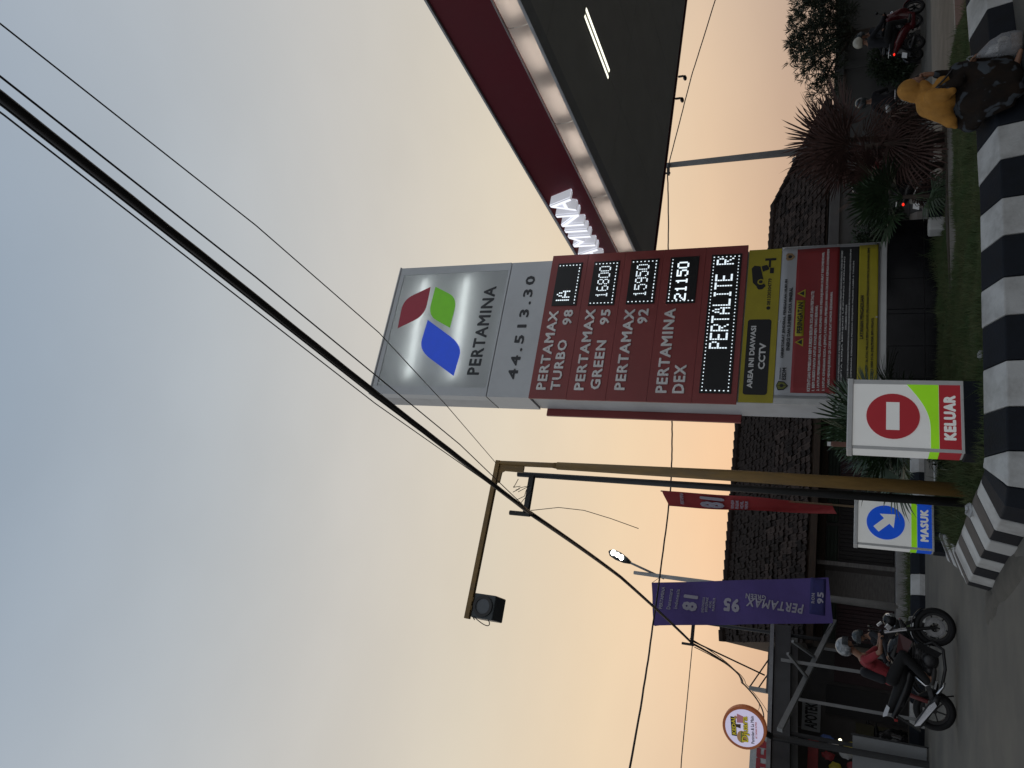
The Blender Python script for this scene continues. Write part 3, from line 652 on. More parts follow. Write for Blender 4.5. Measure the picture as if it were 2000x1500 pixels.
wire('cable rising from utility pole over roof to right edge', [(19.2,24.6,8.6),(22.03,22.94,7.65),(24.19,21.53,6.71),(25.3,20.8,6.26),(29,18.4,5.4)], .02, wob=.004)
for k, (dx, dz, e) in enumerate(((0,0,0),(.12,.05,1.4),(-.1,-.1,-1.3))):
    wire(('thick','middle','lowest')[k]+' of the cables dipping from distant pole behind round sign', [(1.5+dx,23.5,5.85+dz),(.9,32,5.4+dz),(-.6+e*.4,46,6.0+dz*6),(-6+e,80,9.5+dz*12)], (.03,.014,.012)[k], sag=.35)
wire('cable slanting down from distant pole to carport roof', [(1.55,23.5,5.8),(1.0,24.5,3.9)], .022)
b = MB(); q = [(2.13,10.2,5.84),(2.2,10.15,5.4),(2.18,10.1,5.0),(2.1,10.1,4.6),(2.0,10.1,4.2)]
top('loose_wire', b.tube(q, .005, 6), cable_m, 'thin loose wire dangling from the black crossarm', 'wire', q[0], True)
b = MB()
for k in range(7):
    p = Vector((2.3-.05*k*random.random(), 9.6+random.uniform(-.1,.1), 5.86)); b.tube([p, p+Vector((random.uniform(-.05,.12), .02, random.uniform(-.16,.08))), p+Vector((random.uniform(-.05,.2), .05, random.uniform(-.3,.1)))], .005, 5)
top('wire_tangle', b, cable_m, 'tangle of loose wire ends tied on the thick cable', 'wire', (2.3,9.6,5.86))
# concrete utility pole at right
up_ = thing('utility_pole', 'grey concrete utility pole behind the tiled roof at right', 'pole', (19.35,24.6,0))
MB().tube([(19.35,24.6,-.1),(19.3,24.6,8.75)], [.17,.10], 14).build('post', mat('pole_concrete', (.16,.155,.15), .85, .15, 3), up_, smooth=True)
MB().bar((19.3,24.5,8.55),(18.75,24.5,8.5),.07,.07).build('bracket', black_pole, up_); MB().cyl((18.85,24.5,8.45),(18.85,24.5,8.7),.04,8).build('insulator', blackpl, up_)

# ------------------------------------------------------------------ LED street lamp
sp_ = thing('street_lamp', 'lit LED street lamp on pale pole behind the flag banner', 'street lamp', (3.28,24.0,.27))
palep = mat('pale_pole', (.34,.34,.33), .7, .12, 3, dirt=.35)
MB().tube([(3.28,24,.2),(3.3,24,2.7),(3.36,24,7.9)], [.115,.09,.055], 14).build('post', palep, sp_, smooth=True)
MB().cyl((3.28,24,.26),(3.28,24,.5),.16,14,.12).build('base_collar', palep, sp_)
MB().tube([(3.30,24.05,6.95),(3.44,24.0,7.4),(3.66,23.95,8.1)], .035, 10).build('arm', steel_grey, sp_, smooth=True)
hd = MB().tube([(3.64,23.95,8.03),(3.70,23.94,8.2),(3.80,23.92,8.45),(3.88,23.90,8.65),(3.93,23.89,8.75)], [.06,.14,.19,.16,.05], 14, flat=.45).build('head', gbox, sp_, smooth=True)
for k in range(3):
    c = Vector((3.75,23.83,8.32)).lerp(Vector((3.86,23.80,8.58)), k/2); MB().ell(c, (.10,.04,.085), 10, 6).build('led', mat_emit('street_led', (.95,1,.98), 9), hd)

# ------------------------------------------------------------------ flag banners
def flag_banner(label, x_tr, x_tl, z_t, x_br, x_bl, z_b, y, M, disp, pole_x):
    t = thing('flag_banner', label, 'banner', (pole_x, y+.12, .25))
    b = MB(); nx, nz = 14, 40
    for k, dy in enumerate((0, .005)):
        for j in range(nz+1):
            for i in range(nx+1):
                f = j/nz; x = (x_tl+(x_tr-x_tl)*i/nx)*f+(x_bl+(x_br-x_bl)*i/nx)*(1-f); z = z_b+(z_t-z_b)*f-.2*(1-i/nx)*(1 if f > .5 else .7)*(.99)
                b.v.append((x, y+dy+float(disp(x, z)), z))
    n = (nx+1)*(nz+1)
    for j in range(nz):
        for i in range(nx):
            a = j*(nx+1)+i; b.f.append((a, a+1, a+nx+2, a+nx+1)); b.f.append((n+a, n+a+nx+1, n+a+nx+2, n+a+1))
    b.build('cloth', M, t, smooth=True, fix=False)
    if pole_x > 5: MB().tube([(pole_x, y+.12, .2),(pole_x+.03, y+.1, 6.95)], [.03,.02], 10).build('pole', mat('bamboo', (.16,.11,.06), .8), t)
    return t
purple = mat('purple_cloth', (.085,.058,.23), .75, .1, 1.5, bump=.3, bscale=2.5, bdist=.05); navy = mat('navy_cloth', (.025,.025,.13), .75); redcl = mat('red_cloth', (.30,.028,.03), .75, .15, 2, bump=.3, bscale=3, bdist=.05)
pw = lambda x, z: .045*np.sin(x*2.6+z*.9)+.03*np.sin(z*2.3-x*1.7)+.02*np.sin(x*7+z*1.3)
fb = flag_banner('purple flag banner with white lettering hanging beside the street lamp', 2.9, 1.73, 6.90, 3.60, 2.46, 2.22, 22.3, purple, pw, 3.5)
for p_, q_ in (((2.9,22.3,6.88),(3.36,23.95,7.0)),((1.73,22.3,6.68),(2.1,23.46,5.9)),((3.6,22.3,2.25),(3.3,23.95,2.6)),((2.46,22.3,2.08),(2.12,23.46,2.4))): MB().cyl(p_, q_, .008, 5).build('tie_rope', cable_m, fb)
clw = mat('cloth_white_print', (.36,.35,.42), .8, .04)
def TP(s, cx, z0, z1, w, bold=.02, vert=False, shear=0):
    # the banner hangs slanted: x shifts as z falls
    d = (6.9-(z0+z1)/2)/4.68*.715; x = cx+d
    def dp(xx, zz): return pw(xx, zz)
    return T(s, x-w/2, x+w/2, z0, z1, 22.285, clw, fb, bold, .006, shear, disp=dp, vert=vert, sp=1.12)
TP('PERTAMINA', 2.46, 6.50, 6.60, .62, .03); TP('Danantara', 2.42, 6.27, 6.38, .58); TP('Indonesia', 2.42, 6.08, 6.18, .55)
flat('logo_mark', [(1.95,6.50),(2.07,6.56),(2.12,6.70),(2.0,6.64)], 22.25, clw, fb); flat('logo_mark', [(1.93,6.38),(2.1,6.42),(2.16,6.52),(2.0,6.48)], 22.25, clw, fb)
TP('81', 2.3, 5.55, 5.96, .44, .05)
for k, s in enumerate(('INDONESIA', 'BERGERAK', 'ADIL', 'MAKMUR')): TP(s, 2.25, 5.36-k*.095, 5.43-k*.095, (.42,.4,.2,.36)[k])
TP('PERTAMAX', 2.19, 2.80, 4.25, .24, .03, True, .2); TP('GREEN', 2.42, 3.75, 4.28, .14, .03, True); TP('95', 2.22, 4.42, 4.85, .36, .05, True)
cloth('navy_hem', 2.62, 3.55, 2.28, 2.66, 22.292, navy, fb, pw, 8, 5)
TP('RON', 2.36, 2.54, 2.62, .26, .03); TP('95', 2.36, 2.32, 2.48, .30, .04)
rw = lambda x, z: .16*np.sin(x*9+z*.8)+.05*np.sin(z*2.6)
rb = flag_banner('narrow red flag banner twisted on its pole above entrance sign', 5.57, 5.20, 6.85, 5.64, 5.30, 2.2, 22.3, redcl, rw, 5.6)
T('81', 5.24, 5.5, 5.05, 5.75, 22.2, clw, rb, .06, .006, disp=rw)
for k, s in enumerate(('INDONESIA', 'BERGERAK', 'ADIL', 'MAKMUR')): T(s, 5.25, 5.48, 4.78-k*.13, 4.87-k*.13, 22.2, clw, rb, .02, .006, disp=rw)
T('PERTAMINA', 5.26, 5.52, 6.2, 6.3, 22.2, clw, rb, .02, .006, disp=rw)

# ------------------------------------------------------------------ tiled houses
def tiled_roof(parent, x0, x1, ye, ze, yr, zr, name='roof', lim=300, vis=None, hip=None):
    """front slope from the eave (ye, ze) to the ridge (yr, zr); each clay tile a piece"""
    run, rise = yr-ye, zr-ze; sl_ = math.hypot(run, rise); ang = math.atan2(rise, run)
    rf = MB().add([(x0,ye,ze-.05),(x1,ye,ze-.05),(x1-(hip or 0),yr,zr-.05),(x0,yr,zr-.05),(x0,2*yr-ye,ze-.05),(x1,2*yr-ye,ze-.05)], [(0,1,2,3),(3,2,5,4),(1,5,2),(0,3,4)]).build(name, darkwood, parent)
    prof = [(0,.010),(.05,-.010),(.105,.0),(.15,.028),(.20,.010)]
    tb = MB(); Ln = .33
    for s in (0, Ln):
        for (x, h) in prof: tb.v.append((x, s, h+(.02 if s == 0 else 0)))
    for s in (0, Ln):
        for (x, h) in prof: tb.v.append((x, s, h-.014+(.02 if s == 0 else 0)))
    for i in range(4):
        tb.f += [(i, i+1, 6+i, 5+i), (10+i, 15+i, 16+i, 11+i), (i, 10+i, 11+i, i+1)]
    tb.f += [(0,5,15,10),(4,14,19,9)]
    me = tb.mesh('tile'); me.materials.append(tile_clay)
    for p in me.polygons: p.use_smooth = False
    rows = int(sl_/.265); cols = int((x1-x0)/.196); cells = []
    for r in range(rows):
        for c in range(cols):
            x = x0+c*.196
            if hip and x+.2 > x1-hip*(r+.6)/rows: continue
            cells.append((r, c, x))
    cells.sort(key=lambda q: 0 if (vis is None or vis[0] <= q[2] <= vis[1]) else 1)
    rest = MB(); o0 = root_of(parent).location; n = 0
    for (r, c, x) in cells:
        s = r*.265; loc = Vector((x, ye+s*math.cos(ang)-.03, ze+s*math.sin(ang)+.012)); eu = Euler((ang-.035+random.uniform(-.07,.07), random.uniform(-.08,.08), random.uniform(-.09,.09))); loc += Vector((random.uniform(-.03,.03), 0, random.uniform(-.012,.02)))
        if n < lim:
            t = link('tile', me, rf); t.location = loc-o0; t.rotation_euler = eu; n += 1
        else:
            Mx = eu.to_matrix(); rest.add([Mx @ Vector(v)+loc for v in tb.v], tb.f)
    if rest.v: tag(rest.build('tile_field', tile_clay, rf, fix=False), kind='stuff')
    rd = MB(); x = x0; xe = x1-(hip or 0)
    while x < xe: rd.tube([(x,yr,zr+.02),(min(x+.36,xe),yr,zr+.05)], [.14,.155], 8); x += .34
    tag(rd.build('ridge_tiles', tile_clay, rf), kind='stuff')
    if hip:
        hp = MB(); a = Vector((x1,ye,ze)); c = Vector((xe,yr,zr)); k = 13
        for i in range(k): hp.tube([a.lerp(c, i/k)+Vector((0,0,.04)), a.lerp(c, (i+1.05)/k)+Vector((0,0,.06))], [.11,.12], 7)
        tag(hp.build('hip_tiles', tile_clay, rf), kind='stuff')
    return rf
shutter = mat('dark_shutter', (.018,.017,.017), .6, .25, 4); shutter2 = mat('maroon_shutter', (.04,.018,.02), .6, .25, 4); greenw = mat('green_slat', (.025,.04,.028), .7, .2, 5)
plaster_d = mat('stained_plaster', (.085,.08,.075), .9, .2, 1.4, bump=.25, dirt=.6)
oldplank = mat('grey_planks', (.15,.145,.135), .85, .25, 5, stretch=(1,1,6))
h1 = thing('tiled_house', 'old low house with brown clay tile roof and dark shutters', 'house', (7.5,26.5,.27))
Q = lambda name, M, *bx, bev=.006, parent=None: P(name, M, *bx, bev=bev, parent=parent or h1)
tiled_roof(h1, 2.0, 13.2, 23.9, 2.86, 28.0, 5.62, vis=(2.0, 8.6))
Q('wall', plaster_d, (2.25,13.0,25.0,31,.0,2.95))
Q('plinth_step', palep, (2.25,13.0,23.9,24.99,.1,.55))
Q('fascia_board', darkwood, (2.0,13.2,23.86,23.9,2.62,2.80))
Q('lintel', darkwood, (2.3,13.0,24.9,24.99,2.42,2.62))
b_ = [('wall_panel', oldplank, 3.35, 4.05)]
Q('wall_panel', oldplank, (3.45,4.25,24.93,24.995,.56,2.40))
Q('post', oldplank, (4.28,4.40,24.2,24.3,.55,2.62)); Q('post', oldplank, (6.7,6.82,24.2,24.3,.55,2.62)); Q('post', oldplank, (9.4,9.52,24.2,24.3,.55,2.62))
for x0, x1, M in ((2.3,3.4,shutter2),(4.5,5.6,shutter),(5.7,6.65,shutter),(6.9,8.0,shutter2),(8.1,9.3,shutter),(9.6,11,shutter)):
    d = Q('shutter_door', M, (x0,x1,24.95,24.995,.56,2.05)); k = int((x1-x0)/.11)
    for i in range(k): Q('slat', M, (x0+i*(x1-x0)/k+.008,x0+(i+1)*(x1-x0)/k-.008,24.915,24.949,.58,2.03), parent=d, bev=.004)
    v = Q('vent_grille', greenw, (x0,x1,24.96,24.995,2.08,2.40))
    for i in range(3): Q('slat', greenw, (x0+.02,x1-.02,24.92,24.959,2.10+i*.10,2.17+i*.10), parent=v, bev=.003)
h2 = thing('hip_roof_house', 'house with dark hipped tile roof behind the grey wall', 'house', (16,27,0))
tiled_roof(h2, 10.5, 21.6, 24.6, 2.75, 27.4, 4.80, vis=(15.6,20.9), hip=2.6)
P('wall', plaster, (10.8,21.2,25.0,30,-.05,2.8), parent=h2)
fl = thing('flood_lamp', 'small grey floodlight on bent arm above hip roof end', 'floodlight', (20.2,26.9,3.6))
MB().tube([(20.2,26.9,3.55),(20.45,26.9,3.62),(20.6,26.9,3.9),(20.62,26.9,4.05)], .02, 6).build('arm', steel_grey, fl)
MB().bar((20.55,26.8,4.0),(20.7,26.8,4.16),.22,.14).build('head', steel_grey, fl, bev=.01)
MB().cyl((20.2,26.9,3.2),(20.2,26.9,3.56),.02,6).build('stem', steel_grey, fl)
# boundary wall along the far side of the street
bw = thing('boundary_wall', 'long grey plastered wall with concrete coping behind the motorbikes', 'wall', (21,22.1,0))
wallp = mat('wall_grey', (.105,.105,.1), .9, .15, .8, bump=.2, dirt=.45)
P('wall_body', wallp, (12.2,40,22.0,22.2,-.05,2.22), parent=bw); P('coping', plaster, (12.15,40,21.93,22.27,2.22,2.52), parent=bw, bev=.015)
for x in (16.5,20.6,24.7,28.8): P('pilaster', wallp, (x-.14,x+.14,21.95,22.0,-.03,2.22), parent=bw)

# ------------------------------------------------------------------ shop carport at left, with its signs
cp = thing('carport', 'dark carport awning with grey steel posts and slanting beams', 'carport', (.5,21.5,0))
A = Vector((2.36,23.35,3.71)); B_ = Vector((-2.9,19.75,3.26)); dv = (B_-A).normalized(); bk = Vector((-dv.y, dv.x, 0)); bk = -bk if bk.y < 0 else bk
roofm = mat('dark_sheet_metal', (.05,.052,.055), .5, .2, 3)
rb_ = MB()
q = [A, B_, B_+bk*5+Vector((0,0,-.15)), A+bk*5+Vector((0,0,-.15))]
q[1] = B_; rb_.add([tuple(p) for p in q]+[tuple(p-Vector((0,0,.03))) for p in q], [(0,1,2,3),(7,6,5,4),(0,4,5,1),(1,5,6,2),(2,6,7,3),(3,7,4,0)]); rb_.build('roof_sheet', roofm, cp)
MB().bar(A+Vector((0,0,-.05)), B_+Vector((0,0,-.05)), .05, .10).build('front_edge', mat('edge_sky_sheen', (.26,.27,.28), .5), cp)  # front edge of the roof, its sky reflection put into the pale colour
MB().bar(A+bk*.06+Vector((0,0,-.33)), B_+bk*.06+Vector((0,0,-.33)), .06, .40).build('front_fascia', roofm, cp)
MB().bar(A+bk*.5+Vector((0,0,-.62)), B_+bk*.5+Vector((0,0,-.62)), .1, .16).build('beam', steel_grey, cp)
lightst = mat('galvanised', (.20,.205,.205), .5, .12, 5, dirt=.2)
MB().bar((-.3,19.9,3.06),(2.68,23.71,2.08),.09,.12).build('beam', lightst, cp)
for p, q in (((1.28,21.04,3.2),(1.29,21.04,.0)),((.45,21.37,2.9),(.46,21.37,.0)),((1.93,24.0,2.4),(1.91,24.0,.2))): MB().bar(p, q, .075, .075).build('post', lightst, cp)
MB().bar((1.75,21.0,2.95),(1.55,22.2,2.5),.06,.06).build('brace', lightst, cp); MB().bar((1.42,20.6,3.02),(1.0,21.5,2.62),.06,.06).build('brace', lightst, cp)
sh = thing('shop_row', 'dim shopfront at back of the carport with open bays', 'shop', (0,25.8,0))
P('wall', plaster_d, (-6,2.1,25.9,26.1,-.05,3.3), parent=sh)
P('roof_slab', plaster_d, (-6,2.15,25.7,29,3.31,3.5), parent=sh)
olive = mat('olive_panel', (.06,.055,.025), .7)
for k, (x0, x1, M, z1) in enumerate(((1.2,2.0,shutter2,2.1),(.3,1.1,shutter,2.3),(-.7,.2,olive,1.5),(-1.7,-.8,shutter,2.2),(-3.2,-1.8,olive,2.2))):
    P('door_panel', M, (x0,x1,25.84,25.899,.02,z1), parent=sh)
pz = thing('roadside_counter', 'pale cloth covered barrier panel at left edge of street', 'barrier', (-.8,21.4,0))
cpale = mat('pale_cloth', (.21,.22,.225), .8, .1, 2, dirt=.2, bump=.2, bscale=4, bdist=.03)
MB().bar((-.12,21.17,.80),(-2.3,22.05,.78),.03,1.52).build('cloth_panel', cpale, pz)
for p in ((-.1,21.2),(-1.2,21.65),(-2.2,22.05)): MB().cyl((*p,0),(*p,1.6),.025,8).build('stake', black_pole, pz)
# round lit shop sign
rs = thing('round_sign', 'round lit shop sign with orange rim above carport', 'sign', (-.45,21.1,0))
cen = Vector((-.39,20.42,3.88)); nrm = Vector((-fh.x, -fh.y, 0)); rt_ = Vector((r0.x, r0.y, 0)); 
def on_sign(x, z, o=0.): return cen+rt_*x+Vector((0,0,z))+nrm*o
MB().cyl(on_sign(0,0,-.10), on_sign(0,0,.06), .50, 40).build('rim', mat('orange_rim', (.34,.10,.035), .45, .08, emit=.25), rs, bev=.01)
MB().cyl(on_sign(0,0,.061), on_sign(0,0,.066), .435, 40).build('face', mat('sign_lilac_white', (.55,.52,.66), .4, .02, emit=.55, ecol=(.62,.58,.78)), rs)
def TS(s, x0, x1, z0, z1, M, o, bold=.03, rot=0., ext=.004):
    me = text_mesh(s, bold, .5); a = np.empty(len(me.vertices)*3); me.vertices.foreach_get('co', a); a = a.reshape(-1,3); lo, hi = a.min(0), a.max(0); q = (a-lo)/(hi-lo); c = np.empty_like(a)
    X = x0+q[:,0]*(x1-x0); Z = z0+q[:,1]*(z1-z0); xc, zc = (x0+x1)/2, (z0+z1)/2
    X, Z = xc+(X-xc)*math.cos(rot)-(Z-zc)*math.sin(rot), zc+(X-xc)*math.sin(rot)+(Z-zc)*math.cos(rot)
    base = np.array(cen-rs.location); c = base+X[:,None]*np.array(rt_)+np.stack([0*Z,0*Z,Z],1)+(o+q[:,2]*ext)[:,None]*np.array(nrm)
    me.vertices.foreach_set('co', c.ravel()); me.update(); me.materials.clear(); me.materials.append(M); return link('lettering', me, rs)
def FS(name, poly, o, M, th=.003):
    n = len(poly); b = MB().add([on_sign(x,z,o) for x, z in poly]+[on_sign(x,z,o+th) for x, z in poly], [tuple(range(n)), tuple(range(2*n-1,n-1,-1))]+[(i,(i+1)%n,n+(i+1)%n,n+i) for i in range(n)]); return b.build(name, M, rs)
sy = mat('sign_yellow', (.62,.50,.03), .5, .03, emit=.25); sk = mat('sign_black', (.02,.02,.02), .5); pk = mat('sign_pink', (.55,.22,.26), .5, .05, emit=.2); bn_ = mat('sign_bun', (.5,.28,.12), .5, .05, emit=.2); rdk = mat('sign_redtext', (.45,.08,.05), .5, .03, emit=.2)
FS('plate', [(-.22,.16),(.22,.20),(.22,.32),(-.22,.28)], .068, sk); TS('KEDAI', -.19, .19, .19, .285, sy, .072, .03, R(5))
FS('burger_picture', circ(-.21,.05,.14,.11,18), .068, bn_); FS('burger_picture', [(-.34,.04),(-.08,.04),(-.08,.07),(-.34,.07)], .072, mat('sign_salad', (.25,.4,.08), .5)); FS('cup_picture', [(.12,.02),(.27,.02),(.31,.17),(.10,.17)], .068, pk); FS('cone_picture', [(-.02,.08),(.08,.08),(.06,.2),(-.0,.2)], .070, mat('sign_cocoa', (.12,.06,.035), .5)); FS('cone_picture', circ(.22,.2,.035,n=12), .070, bn_)
TS('Djuara', -.31, .29, -.13, .06, sk, .074, .07, R(3)); TS('Djuara', -.31, .29, -.13, .06, sy, .0785, .03, R(3))
TS('Pentolan & La Main', -.32, .32, -.225, -.15, sk, .072, .015, R(3)); TS('BY TAMAN SUTRA', -.18, .2, -.29, -.25, rdk, .072, .02, R(3))
MB().tube([(-.44,21.09,-.05),(-.5,21.1,3.3),(-.42,20.75,3.5)], .075, 10).build('post', black_pole, rs)
MB().tube([(-.33,21.69,-.05),(-.36,21.7,3.0)], .05, 10).build('rear_post', black_pole, rs)
# pharmacy signs
a1 = thing('pharmacy_sign', 'small white pharmacy sign hanging under the carport', 'sign', (.1,25.6,2.4))
P('board', mat('board_white', (.42,.44,.45), .6), (-.25,.55,25.55,25.6,2.42,2.92), parent=a1); T('APOTEK', -.18, .5, 2.5, 2.84, 25.545, printk, a1, .03)
MB().cyl((-.2,25.58,2.9),(-.2,25.58,3.35),.01,6).build('hanger', steel_grey, a1); MB().cyl((.5,25.58,2.9),(.5,25.58,3.35),.01,6).build('hanger', steel_grey, a1)
a2 = thing('rooftop_sign', 'long white pharmacy signboard with red letters on far rooftop', 'sign', (-3,43.8,4.2))
P('board', mat('board_white', (.42,.44,.45), .6), (-5.2,-.6,43.6,43.7,4.9,6.25), parent=a2); T('APOTEK', -4.6, -1.0, 5.05, 5.95, 43.59, mat('red_letters', (.30,.02,.03), .5), a2, .04, .02); P('leg', steel_grey, (-5,-4.9,43.62,43.7,3.9,4.9),(-.9,-.8,43.62,43.7,3.9,4.9), parent=a2)
fb2 = thing('far_shop', 'far shop building with flat roof behind the carport', 'shop', (-6,46,0)); P('wall', plaster, (-14,1.5,44,52,-.05,3.9), parent=fb2); P('parapet', plaster, (-14.1,1.6,43.9,44.1,3.7,4.15), parent=fb2)
for x in (-6,-3.4,-.8): P('window', shutter, (x-.7,x+.7,43.94,43.995,1.0,2.6), parent=fb2)
ba = thing('balcony', 'pale concrete balcony with thin dark railing above carport roof', 'balcony', (.9,27.6,3.5))
P('slab', plaster, (.62,2.0,27.2,28.6,3.9,4.1), parent=ba); P('upstand', palep, (.60,.72,27.2,28.6,4.1,4.62), parent=ba); P('pier', plaster, (.7,1.9,27.9,28.4,3.45,3.9), parent=ba)
for z0, x1 in ((4.62,1.6),(4.36,1.6)): MB().tube([(.66,27.3,z0),(x1,27.2,z0-.55)], .022, 6).build('rail', black_pole, ba)
# clutter of the stalls by the street
st = thing('snack_stall', 'red and white snack stall crowded with packets under carport', 'stall', (-1.2,23.2,0))
P('counter', whitepl, (-2.6,-.5,23.0,23.6,.0,.95), parent=st); P('canopy_strip', mat('stall_red', (.3,.03,.03), .5), (-2.6,-.35,22.95,23.0,2.35,2.6), parent=st)
for x in (-2.55,-.55): P('post', steel_grey, (x-.025,x+.025,23.0,23.05,.95,2.6), parent=st)
for x in (-2.2,-1.9,-1.6,-1.3,-1.0,-.75):
    P('packet', random.choice([whitepl, vinylr, vinyly, clw, mat('packet_blue', (.05,.1,.3), .4)]), (x,x+.3,23.05,23.2,.955,1.25+random.random()*.2), parent=st, bev=.02)
pk_m = [vinylw, mat('clear_bag', (.35,.37,.38), .25), vinylr, mat('packet_blue', (.05,.1,.3), .4), vinyly]
for k, (x, z) in enumerate(((-2.3,2.1),(-1.8,2.05),(-1.3,2.1),(-.95,1.95),(-.72,2.12),(-.5,1.98),(-.33,2.15),(-.62,1.7),(-.4,1.62),(-.85,1.55))):
    b = MB().ell((x,22.97,z),(.10,.05,.14),10,8); b.v = [(p[0]+random.gauss(0,.012),p[1],p[2]+random.gauss(0,.015)) for p in b.v]; b.build('hanging_packet', pk_m[(k*3) % 5], st)
for x, z in ((-.52,1.45),(-.3,1.85)): MB().ell((x,22.9,z),(.03,.03,.04),8,6).build('lamp_bulb', mat_emit('bulb_glow', (1,.9,.6), 3), st)
MB().ell((-1.6,23.2,1.75),(.04,.04,.06),10,8).build('lamp_bulb', mat_emit('bulb_glow', (1,.9,.6), 3), st)
# ------------------------------------------------------------------ vegetation
def leaf_cloud(pts, dirs, ln, wd, droop=.2):
    """numpy: one diamond leaf (2 triangles) per point"""
    n = len(pts); d = dirs/np.linalg.norm(dirs, axis=1, keepdims=True)
    r = rng.normal(size=(n,3)); s = np.cross(d, r); s /= np.linalg.norm(s, axis=1, keepdims=True)+1e-9
    L_ = (ln*(.6+.8*rng.random(n)))[:,None]; W_ = (wd*(.7+.6*rng.random(n)))[:,None]
    a = pts; b = pts+d*L_*.5+s*W_*.5; c = pts+d*L_; c[:,2] -= droop*L_[:,0]; e = pts+d*L_*.5-s*W_*.5
    V = np.stack([a,b,c,e],1).reshape(-1,3); F_ = np.arange(n*4).reshape(-1,4)
    return V, F_
def np_mesh(name, V, F_, M, parent=None, off=None, kind=None):
    o_ = Vector(off) if off is not None else (root_of(parent).location if parent else Vector())
    me = bpy.data.meshes.new(name); me.from_pydata((V-np.array(o_)).tolist(), [], F_.tolist()); me.materials.append(M)
    o = link(name, me, parent, (0,0,0) if parent else o_)
    if kind: o['kind'] = kind
    return o
# lawn blades
def inside(poly, x, y):
    c = np.zeros(len(x), bool); n = len(poly)
    for i in range(n):
        (x1,y1), (x2,y2) = poly[i], poly[i-1]
        k = ((y1 > y) != (y2 > y)) & (x < (x2-x1)*(y-y1)/(y2-y1+1e-12)+x1); c ^= k
    return c
n = 150000; x = rng.uniform(2.3,10.4,n); y = rng.uniform(8.0,14.0,n); k = inside(GRASS, x, y)
k &= ~((x > 4.7) & (x < 8.7) & (y > 13.25)); k &= ~((np.abs(x-3.245) < .42) & (np.abs(y-8.9) < .17)); k &= ~((np.abs(x-3.13) < .42) & (np.abs(y-13.45) < .17))
x, y = x[k], y[k]; hgt = .02+.03*rng.random(len(x))*(1+np.sin(x*2.1+y*1.3)**2)+.06*(rng.random(len(x)) > .985)
hgt *= .55+.9*np.clip(np.sin(x*3.7+1.3*np.sin(y*2.9))*np.sin(y*4.3+1.7*np.sin(x*2.3))+.5,0,1.4)+.3*rng.random(len(x)); hgt *= 1+2.2*np.exp(-((x-3.0)/.9)**2-((y-10)/1.6)**2)+.8*np.exp(-((y-13.2)/.4)**2)
p = np.stack([x, y, np.full_like(x, GZ-.005)],1); d = np.stack([rng.normal(0,.35,len(x)), rng.normal(0,.35,len(x)), np.ones(len(x))],1)
sd_ = np.stack([rng.normal(size=len(x)), rng.normal(size=len(x)), np.zeros(len(x))],1); sd_ /= np.linalg.norm(sd_, axis=1, keepdims=True)
V = np.stack([p-sd_*.005, p+sd_*.005, p+d*hgt[:,None]],1).reshape(-1,3)
gm = mat('grass_blade', (.036,.08,.02), .75, 0, 2.6, c2=(.10,.105,.042))
g = np_mesh('grass', V, np.arange(len(V)).reshape(-1,3), gm); tag(g, 'short green grass covering the kerbed island', 'grass', kind='stuff')
n = 3500; x = rng.uniform(2.2,12,n); y = rng.uniform(22.0,23.8,n); p = np.stack([x,y,np.full(n,.26)],1); d = np.stack([rng.normal(0,.4,n),rng.normal(0,.4,n),np.ones(n)],1)*(.06+.25*rng.random(n)**3)[:,None]
s_ = np.stack([rng.normal(size=n),rng.normal(size=n),np.zeros(n)],1); s_ /= np.linalg.norm(s_,axis=1,keepdims=True); V = np.stack([p-s_*.012,p+s_*.012,p+d],1).reshape(-1,3)
g = np_mesh('weeds', V, np.arange(len(V)).reshape(-1,3), gm); tag(g, 'sparse weeds on the verge behind far kerb', 'weeds', kind='stuff')

def frond_mesh(name, pet, n_leaf, ln, spread, M, droop, wd=.028, cup=.25):
    """fan leaf: petiole along +x, leaflets radiating from its end"""
    b = MB(); b.tube([(0,0,0),(pet*.5,0,.02),(pet,0,0)], [.012,.010,.007], 5, False)
    for i in range(n_leaf):
        a = -spread/2+spread*i/(n_leaf-1); l_ = ln*(1-.28*abs(a)/(spread/2))*random.uniform(.88,1.06); d = Vector((math.cos(a), math.sin(a), cup*abs(math.sin(a))+random.uniform(-.08,.08))).normalized()
        s = Vector((-math.sin(a), math.cos(a), 0)); o = Vector((pet,0,0)); m1 = o+d*l_*.5+Vector((0,0,.01)); m2 = o+d*l_*.82+Vector((0,0,-droop*l_*.25)); tp = o+d*l_*random.uniform(.95,1.02)+Vector((0,0,-droop*l_*.6))
        k = len(b.v); w = wd
        b.v += [tuple(o), tuple(m1+s*w/2), tuple(m1-s*w/2), tuple(m2+s*w*.35), tuple(m2-s*w*.35), tuple(tp)]
        b.f += [(k,k+1,k+2),(k+1,k+3,k+4,k+2),(k+3,k+5,k+4)]
    me = b.mesh(name, fix=False); me.materials.append(M); return me
